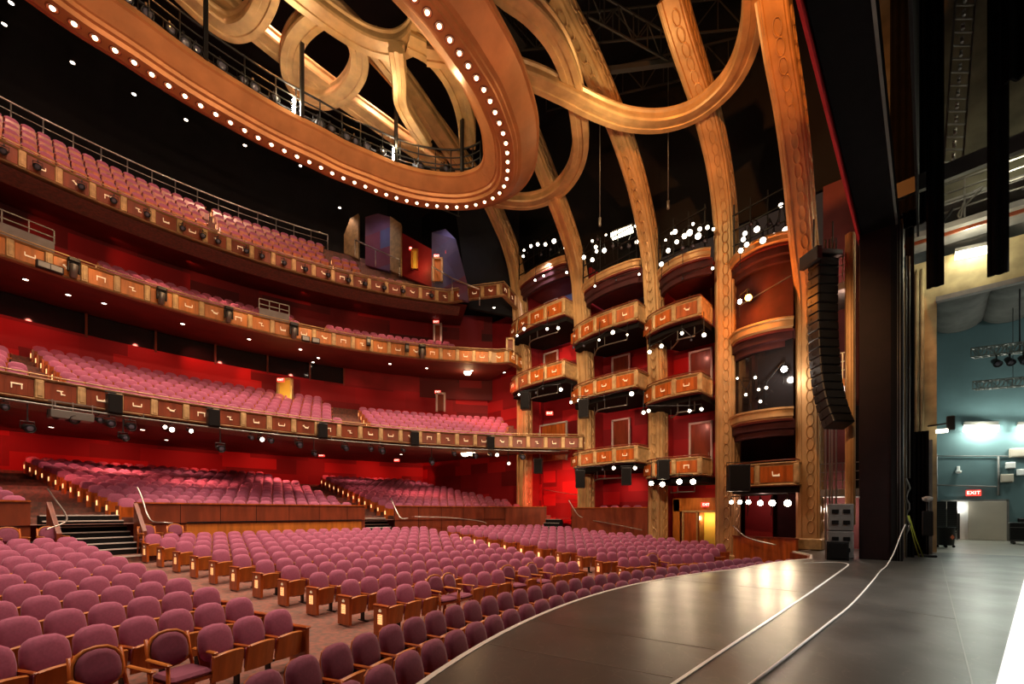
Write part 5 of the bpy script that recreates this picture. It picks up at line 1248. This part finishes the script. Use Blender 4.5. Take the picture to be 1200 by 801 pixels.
# wheeled bin
def bin_():
    p = at_z(1108, 641, 0); root = empty('wheeled_bin', p, math.radians(-40), 'black wheeled rubbish bin with an orange sticker and open rim', 'bin')
    b = MB(); prof = [(.27, .10), (.30, .12), (.345, .86), (.38, .88), (.38, .93), (.33, .93), (.325, .86), (.28, .16)]
    b.lathe(prof, 18, Matrix.Scale(.92, 4, (0, 1, 0))); b.build('tub', M['black'], root)
    b = MB(); b.box((-.05, -.325, .48), (.16, .012, .16), M=Matrix.Rotation(PI/4, 3, 'Y')); b.build('sticker', M['orange'], root)
    for sx, sy in ((-1, -1), (1, -1), (1, 1), (-1, 1)):
        b = MB(); b.lathe([(.02, -.025), (.055, -.025), (.055, .025), (.02, .025)], 10, Matrix.Translation((sx*.2, sy*.18, .055)) @ Matrix.Rotation(PI/2, 4, 'Y')); b.build('caster', M['blackm'], root)
    b = MB(); b.bar((-.3, -.3, .9), (.3, -.3, .9), .05); b.build('handle_bar', M['black'], root)
bin_()
# stacks of black chairs by the door: every chair of a stack is a chair
def make_stack_chair():
    root = empty('stacking_chair'); b = MB(); b.cbox((0, 0, .45), (.44, .42, .035), .015); b.build('seat', M['black'], root)
    b = MB(); b.cbox((0, .21, .72), (.42, .03, .26), .015, M=Matrix.Rotation(-.15, 3, 'X')); b.build('backrest', M['black'], root)
    for sx in (-1, 1):
        for sy in (-1, 1): b = MB(); b.tube([(sx*.2, sy*.19, .44), (sx*.22, sy*.23, .0)], .012, 5); b.build('leg', M['grey'], root)
    return reg(root)
pc = make_stack_chair(); first = True
for si, (px, n, lb) in enumerate(((1103, 13, 'nearer the jamb'), (1115.5, 13, 'nearer the door'))):
    base = at_x(px, 632, XT-.7)
    for k in range(n):
        o = pc if first else copy_tree(pc); first = False
        o.location = (base.x, base.y, k*.115); o.rotation_euler = (0, 0, math.radians(90))
        tag(o, f'black stacking chair, {ordn(k)} from the floor in the stack {lb}', 'chair', 'stacked black chairs by the teal wall')
# road case
p = at_z(1206, 638, 0); root = empty('road_case', (p.x+.3, p.y, 0), 0, 'black wheeled road case against the teal wall', 'road case')
b = MB(); b.cbox((0, 0, .62), (.8, 1.3, .95), .03); b.build('case', M['black'], root); b = MB(); b.box((-.41, 0, .85), (.02, 1.28, .03)); b.box((-.41, 0, .2), (.02, 1.28, .03)); b.build('metal_edging', M['grey'], root)
for sx, sy in ((-1, -1), (1, -1), (1, 1), (-1, 1)):
    b = MB(); b.lathe([(.02, -.03), (.07, -.03), (.07, .03), (.02, .03)], 10, Matrix.Translation((sx*.3, sy*.5, .07)) @ Matrix.Rotation(PI/2, 4, 'Y')); b.build('caster', M['grey'], root)
# stand with yellow rope, hardware and dark equipment beside the jamb
b = MB()
for dx in (0, .12): 
    a_ = at_d(1064+dx*10, 604, 15.2); c_ = at_d(1077+dx*40, 652, 15.6); b.tube([a_, (a_+c_)/2+Vector((0, 0, -.1)), c_], .018, 6)
tag(b.build('yellow_rope', M['yellowrope']), 'two yellow-green ropes slanting to the stage floor beside the black tower', 'rope')
b = MB(); pts = [at_d(1064, 560+i*6, 15.25)+Vector((.05*math.sin(i*2.1), .05*math.cos(i*1.7), 0)) for i in range(12)]; b.tube(pts, .03, 6); b.tube([at_d(1062, 300, 15.3), at_d(1062, 653, 15.3)], .03, 6); b.tube([at_d(1066, 300, 15.4), at_d(1066, 560, 15.4)], .025, 6)
tag(b.build('rigging_line', M['grey']), 'steel guide rails and coiled rope beside the proscenium tower', 'rigging')
root = empty('utility_post', at_d(1087, 642, 16.0), 0, 'dark equipment stand with a small white lamp and base in front of the grey drape', 'equipment stand'); root.location.z = 0
b = MB(); b.tube([(0, 0, 0), (0, 0, 2.0)], .04, 8); b.cbox((0, 0, .04), (.5, .5, .08), .02); b.cbox((0, 0, 1.2), (.28, .3, .9), .03); b.build('stand', M['black'], root)
b = MB(); b.lathe([(.03, .0), (.14, .05), (.16, .15), (.05, .2)], 10, Matrix.Translation((-.05, 0, 1.98))); b.build('lamp_head', M['white'], root)
# ladder truss and the catwalk high over the stage
a_, c_ = at_d(1117, 190, 15.5), at_d(1132, -10, 14.8)
root = empty('ladder_truss', a_, 0, 'pale ladder truss hanging steeply over the stage wing', 'ladder truss'); t = (c_-a_); n = Vector((RT.x, RT.y, 0))*.33
for s, nm in ((-1, 'stile'), (1, 'stile')):
    b = MB(); b.bar(n*s, t+n*s, .06); b.build(nm, M['grey'], root)
for k in range(14): b = MB(); p = t*(k/13); b.bar(p-n, p+n, .04); b.tube([p+Vector((0, 0, .1)), p+Vector((.1, 0, .25)), p+Vector((0, 0, .3))], .05, 5); b.build('rung', M['grey'], root)
root = empty('fly_catwalk', (XW-.8, -4, 12.4), 0, 'cluttered catwalk with rails above the ochre lintel', 'catwalk')
b = MB(); b.box((0, 0, -.1), (1.4, 12, .2)); b.build('deck', M['grey_p'], root)
b = MB(); b.box((-.72, 0, -.42), (.08, 12, .12)); b.build('edge_beam', M['woodd'], root)
for hz in (.4, .75, 1.1, 1.45): b = MB(); b.bar((-.7, -6, hz), (-.7, 6, hz), .05); b.build('guard_rail', M['grey'], root)
for q in range(13): b = MB(); b.bar((-.7, -6+q, 0), (-.7, -6+q, 1.45), .05); b.build('post', M['grey'], root)
random.seed(3)
for q in range(16):
    yy = -5.8+q*.72; b = MB(); pts = [Vector((-.75+random.uniform(-.05, .05), yy+random.uniform(-.3, .3), random.uniform(-.2, .9))) for _ in range(5)]; b.tube(catmull(pts, 4), .035, 5); b.build('coiled_cable', M['black' if q % 3 else 'grey'], root)
b = MB(); b.bar((19.5, 1.0, 12.2), (19.5, -9, 12.6), .2, .5); tag(b.build('fly_beam', M['truss']), 'dark beam crossing under the masking drapes over the stage wing', 'beam')
light('POINT', 'catwalk_work_lamp', (23.2, -2.2, 14.0), 40, (1, .95, .7), .15)
light('POINT', 'catwalk_work_lamp', (22.5, -.8, 11.6), 40, (1, .9, .6), .15)

# ================================================================ DOWNLIGHTS, EXIT SIGNS, DOORS OF THE HOUSE
def downlight(px, py, z, label, r=.10, e=0, group=None):
    p = at_z(px, py, z); root = empty('downlight', p, 0, label, 'downlight', group)
    b = MB(); b.lathe([(r*1.25, -.02), (r*1.3, .0), (r*1.3, .05), (r*1.1, .05), (r*1.05, -.01)], 12); b.build('trim_ring', M['black'], root)
    b = MB(); b.lathe([(r*.2, -.025), (r, -.02), (r, .0)], 12); b.build('lens', M['dl'], root)
    if e: light('SPOT', 'downlight_beam', p+Vector((0, 0, -.06)), e, (1, .62, .42), .06, p+Vector((0, 0, -3)), 120, .8)
    return root
def soff_z(B, x, y, w_, z1):
    r = math.hypot(x-B['c'][0], y-B['c'][1]); t = (r-B['R'])/w_; return (B['zt']-B['h'])+(z1-(B['zt']-B['h']))*t
def on_soffit(B, px, py, w_, z1):
    z = B['zt']-B['h']
    for _ in range(12): p = at_z(px, py, z); z = soff_z(B, p.x, p.y, w_, z1)+.015
    return z
for k, (px, py) in enumerate(((102, 250), (195, 284), (275, 311), (348, 331), (381, 340), (445, 354), (484, 360), (535, 363), (579, 360))):
    downlight(px, py, on_soffit(B3, px, py, 6.5, 16.3)-.02, f'small downlight under the topmost balcony, {ordn(k)} from its near end', .09, 70 if k < 7 else 0, 'downlights under the topmost balcony')
for k, (px, py) in enumerate(((30, 327), (122, 355), (214, 379), (292, 397), (352, 409), (373, 419), (457, 426), (500, 431), (553, 434), (591, 436), (80, 345), (367, 424))):
    downlight(px, py, on_soffit(B2, px, py, 6.4, 11.95)-.02, f'small downlight under the middle balcony, {ordn(k)} along', .09, 150 if k < 10 else 0, 'downlights under the middle balcony')
for k, (px, py) in enumerate(((72, 485), (167, 503), (241, 505), (320, 512), (405, 520), (470, 532), (524, 528), (643, 531), (60, 500), (195, 515))):
    downlight(px, py, on_soffit(B1, px, py, 23.1, 6.35)-.02, f'small downlight under the lowest balcony, {ordn(k)} along', .09, 0, 'downlights under the lowest balcony')
for k, (px, py) in enumerate(((5, 28), (85, 73), (157, 110), (218, 140), (287, 170), (352, 194), (398, 243), (13, 3))):
    downlight(px, py, 24.5 if k < 7 else 24.5, f'white downlight in the black ceiling over the topmost balcony, {ordn(k)} along', .095, 150, 'downlights in the black ceiling')
for px, py, z, lb in ((548, 439, 11.2, 'glowing dome light under the middle balcony near the side wall'), (545, 534, 5.9, 'glowing dome light under the lowest balcony, left of a pair'), (552, 533, 5.9, 'glowing dome light under the lowest balcony, right of a pair')):
    BB, ww, zz_ = (B2, 6.4, 11.95) if z > 8 else (B1, 23.1, 6.35)
    p = at_z(px, py-3, on_soffit(BB, px, py-3, ww, zz_)-.1); root = empty('dome_light', p, 0, lb, 'dome light'); b = MB(); b.lathe([(.02, -.2), (.2, -.15), (.28, 0), (.2, .03)], 14); b.build('bowl', M['lamp_w'], root); b = MB(); b.lathe([(.3, 0), (.32, .04), (.1, .1)], 14); b.build('rim', M['goldl'], root)
    light('POINT', 'dome_glow', p+Vector((0, 0, -.4)), 50, (1, .6, .25), .1)
def exit_sign(px, py, D, label, s=1.0, text_=True):
    p = at_d(px, py, D) if py != 591 else at_x(px, py, 23.45); root = empty('exit_sign', p, math.radians(-45), label, 'exit sign'); b = MB(); b.cbox((0, 0, 0), (.45*s, .06, .24*s), .01); b.build('box', M['exit'], root)
    text(root, 'EXIT', (0, -.04, 0), .18*s, M['exitw'], (PI/2, 0, 0))
for px, py, D, lb in ((329, 445, 27.5, 'over the yellow-lit doorway behind the lowest balcony'), (377, 533, 33, 'on the post behind the parterre seats'), (465, 539, 36, 'on the dark red wall behind the parterre'), (511, 377, 33, 'behind the middle balcony near the side wall'), (513, 459, 33, 'over the framed door behind the lowest balcony'),
                      (474, 279, 33, 'beside the first blue and red panel of the top level'), (483, 291, 32, 'over the narrow tan door of the top level'), (512, 300, 30, 'over the open tan door of the top level'), (526, 295, 29.5, 'on the large blue panel of the top level'), (644, 484, 28, 'over the wide wooden door of the far bay'), (827, 591, 22.5, 'over the ground-level doors of the third bay')):
    exit_sign(px, py, D, f'small glowing EXIT sign {lb}')
def frame_door(px0, py0, px1, py1, D, m, leafm, label, fw=.12):
    a_ = at_d(px0, py1, D); c_ = at_d(px1, py0, D); global dn
    dn += 1; mid = (a_+c_)/2; wd = (Vector((c_.x-a_.x, c_.y-a_.y, 0))).length; ht = c_.z-a_.z; root = empty(f'door_{dn}', mid, YAW-PI/2); root['kind'] = 'structure'
    b = MB()
    for s in (-1, 1): b.box((s*(wd/2-fw/2), 0, 0), (fw, .2, ht))
    b.box((0, 0, ht/2-fw/2), (wd, .2, fw)); b.build('frame', M[m], root); b = MB(); b.cbox((0, .05, 0), (wd-2*fw, .06, ht-fw), .01); b.build('leaf', M[leafm], root)
frame_door(325, 443, 343, 476, 28, 'goldl', 'yellow', ''); frame_door(511, 460, 522, 482, 33, 'nosing', 'woodd', '')
frame_door(482, 292, 490, 315, 31.5, 'woodl', 'yellow', ''); frame_door(507, 302, 519, 330, 29.5, 'goldl', 'woodl', ''); frame_door(508, 379, 518, 400, 32.5, 'nosing', 'woodd', ''); frame_door(593, 396, 603, 417, 29, 'goldl', 'woodd', '')
light('POINT', 'doorway_glow', at_d(334, 458, 27.2), 30, (1, .7, .25), .1)
light('POINT', 'doorway_glow', at_d(487, 306, 30.6), 25, (1, .7, .25), .1)
# red wall wash lamps behind the seats and on the side walls
RED = (1, .10, .06)
def wash(px, py, D, dz, power, back=1.6, col=RED, ang=85):
    p = at_d(px, py, D); q = p+Vector((-FW.x*back, -FW.y*back, dz)); light('SPOT', 'wall_washer', q, power*3.2, col, .08, p, ang, .9)
for a in ((60, 275, 22, .25, 17), (152, 304, 24.3, .25, 17), (240, 328, 26.6, .25, 17), (365, 360, 30, .25, 14), (423, 374, 31.5, .3, 20),
          (20, 385, 20.5, 1.5, 30), (90, 400, 23, 1.5, 30), (160, 415, 25, 1.5, 30), (240, 435, 27, 1.5, 30), (300, 448, 28.5, 1.3, 20), (430, 450, 32, 1.3, 60), (540, 468, 31, 1.2, 70), (590, 470, 29.5, 1.5, 160),
          (20, 515, 23, 1.4, 60), (100, 525, 26, 1.4, 60), (180, 530, 29, 1.4, 60), (260, 530, 31.5, 1.4, 70), (330, 535, 33, 1.4, 60), (415, 543, 36, 1.3, 160), (440, 540, 36.5, 1.3, 220), (478, 545, 37, 1.3, 200), (520, 555, 36, 1.2, 160), (590, 555, 31, 1.3, 260),
          (655, 560, 28, 1.4, 420), (640, 440, 28.5, 1.2, 60), (722, 575, 26.5, 1.3, 120), (700, 500, 26.5, 1.3, 60), (705, 425, 26.5, 1.3, 50), (810, 500, 24, 1.2, 40), (800, 420, 24, 1.2, 30)):
    wash(*a)
for L in ((440, 285, 32, 1.5, 22), (530, 300, 30, 2.0, 26)): wash(L[0], L[1], L[2], L[3], L[4], 2.2, (.9, .85, 1), 100)
for L in ((640, 335, 28, .8, 60), (720, 345, 26, .8, 50)): wash(L[0], L[1], L[2], L[3], L[4], 1.4, (.9, .8, 1), 90)
# added warm fill light under the lowest balcony for the parterre seats
for x, y in ((0, 27), (6, 28), (12, 27), (18, 25), (3, 31), (11, 31)):
    light('SPOT', 'under_balcony_fill', (x, y, 5.15), 420, (1, .34, .25), .1, (x, y, 0), 130, .8)
for a in range(-24, 24, 7):
    for r_, z_ in ((38.5, 5.25), (42.5, 5.4)):
        x, y = op(r_, a)
        if x < 23.5: light('SPOT', 'under_balcony_fill', (x, y, z_), 95, (1, .42, .34), .08, (x, y, 0), 140, .9)  # deeper fills added for the dark rear rows
for x, y in ((-1, 23.2), (5, 24), (11, 23), (16.5, 20.8)):
    light('SPOT', 'under_balcony_fill', (x, y-.5, 5.1), 260, (1, .72, .55), .1, (x, y+1.2, 0), 120, .8)
for a in range(-30, 44, 7):
    x, y = polar(*B1['c'], B1['R']+4.5, a); light('SPOT', 'balcony_fill', (x, y, 10.9), 300, (1, .55, .42), .1, (x, y-1, 0), 125, .8)  # added fill, brightens the lowest balcony's seats
    if x < 24:
        x, y = polar(*B1['c'], B1['R']+8.0, a); light('SPOT', 'wall_washer', (x, y, 11.3), 34, (1, .20, .14), .1, (x, y+2.2, 8.5), 120, .9)
        x, y = polar(*OC, 44.5, a*.75); light('SPOT', 'wall_washer', (x, y, 5.45), 110, (1, .16, .10), .1, (x, y+3, 4.0), 130, .9)
        x, y = polar(*B2['c'], B2['R']+3.5, a); light('SPOT', 'balcony_fill', (x, y, 15.0), 70, (1, .36, .26), .1, (x, y, 0), 130, .9)
# shelf lights that pick out the middle balcony front
for a in range(-34, 42, 8):
    x, y = polar(*B2['c'], B2['R']-1.0, a); light('SPOT', 'rail_light', (x, y, B2['zt']+.3), 26, (1, .55, .22), .05, (*polar(*B2['c'], B2['R'], a), B2['zt']-.5), 130, .8)

# camera platforms on the middle balcony
for px, lb, wd_ in ((322, 'over the middle of the balcony front', 1.5), (18, 'at the near end of the balcony', 2.2)):
    p, a = bpos(B2, px, .12, -.75); root = empty('camera_platform', p, -math.radians(a), f'grey-fronted camera platform behind the middle balcony front, {lb}', 'platform')
    b = MB(); b.cbox((0, 0, .32), (wd_, .12, .65), .01); b.build('front_board', M['grey_p'], root)
    b = MB()
    for hz in (.85, 1.15): b.bar((-wd_/2, 0, hz), (wd_/2, 0, hz), .04)
    for q in range(4): xx = -wd_/2+wd_*q/3; b.bar((xx, 0, .6), (xx, 0, 1.15), .04)
    b.build('rail', M['grey'], root)
    b = MB(); b.box((0, .6, .0), (wd_, 1.2, .08)); b.build('deck', M['black'], root)
# ================================================================ LOOSE WOODEN ARMCHAIRS
def make_armchair():
    root = empty('wooden_armchair')
    b = MB(); b.cbox((0, -.02, .45), (.46, .46, .08), .035); b.build('seat_cushion', M['mauve2'], root)
    b = MB(); b.cbox((0, 0, .39), (.48, .48, .05), .01); b.build('seat_frame', M['wood'], root)
    b = MB(); O = rounded_outline(.205, .52, .92, 16, 2.4); vs = []
    for dy, sc_ in ((.03, 1), (-.03, .96), (-.045, .7)): vs += [Vector((x*sc_, .22+(z-.5)*.2+dy, .72+(z-.72)*sc_)) for x, z in O]
    n = 16; fs = [tuple(range(n)), tuple(reversed(range(2*n, 3*n)))]+[(l*n+i, l*n+n+i, l*n+n+(i+1) % n, l*n+(i+1) % n) for l in range(2) for i in range(n)]; b.add(vs, fs, smooth=True); b.build('back_cushion', M['mauve2'], root)
    b = MB(); pts = [Vector((x*1.10, .24+(z-.5)*.2, .5+(z-.52)*1.05+.01)) for x, z in O]; b.tube(pts, .022, 8, closed=True); b.build('back_frame', M['woodl'], root)
    for s in (-1, 1):
        b = MB(); b.tube([(s*.25, .24, .0), (s*.24, .2, .4), (s*.23, .26, .6), (s*.225, .32, .88)], .022, 8); b.build('rear_leg', M['wood'], root)
        b = MB(); b.tube([(s*.25, -.22, 0), (s*.25, -.21, .64)], .022, 8); b.build('front_leg', M['wood'], root)
        b = MB(); b.cbox((s*.255, -.02, .655), (.055, .50, .03), .012); b.build('armrest', M['woodl'], root)
    return reg(root)
pa = make_armchair(); pa.scale = (1.08, 1.08, 1.08); places = []
for i, s in enumerate(ARM):
    places.append((s[0], s[1], s[2], -math.radians(s[3])+(.15 if i % 2 else -.1), ('wooden armchair in the front row of the centre block, first from the lamp-lit aisle', 'wooden armchair in the front row of the centre block, second from the lamp-lit aisle', 'wooden armchair in the front row of the centre block, third, toward the far block', 'wooden armchair in the front row of the centre block, last, beside the far aisle', 'wooden armchair in the front row of the block by the box columns')[i]))
for (px, tp, lb) in ((213, 749, 'plum-seated wooden armchair in the near block front row, beside the fixed seats'), (131, 770, 'plum-seated wooden armchair in the near block front row, closest to the camera')):
    D = 1.6+.08; z0 = -1.0; D = (EYE-(z0+.93))*FPX/(tp-HORIZON); v = ray(px); x, y = v.x*D, v.y*D; places.append((x, y, z0, -math.atan2(x-8.5, y+10)-.1, lb))
for (px, ang, lb) in ((176, -11.0, 'pale wooden armchair behind the centre block, beside the steps'), (209, -9.2, 'pale wooden armchair behind the centre block, second from the steps'), (14, -19, 'wooden armchair behind the last row of the near block'), (61, -16, 'wooden armchair behind the near block, close to the steps')):
    D_ = 15.2; rr = 30.45
    best = min((abs(project((*op(rr, a/10), 1))[0]-px), a/10) for a in range(-260, 0)); x, y = op(rr, best[1]); places.append((x, y, .16, -math.radians(best[1]), lb))
for i, (x, y, z, rz, lb) in enumerate(places):
    o = pa if i == 0 else copy_tree(pa); o.location = (x, y, z); o.rotation_euler = (0, 0, rz); tag(o, lb, 'armchair', 'loose wooden armchairs among the fixed seats')
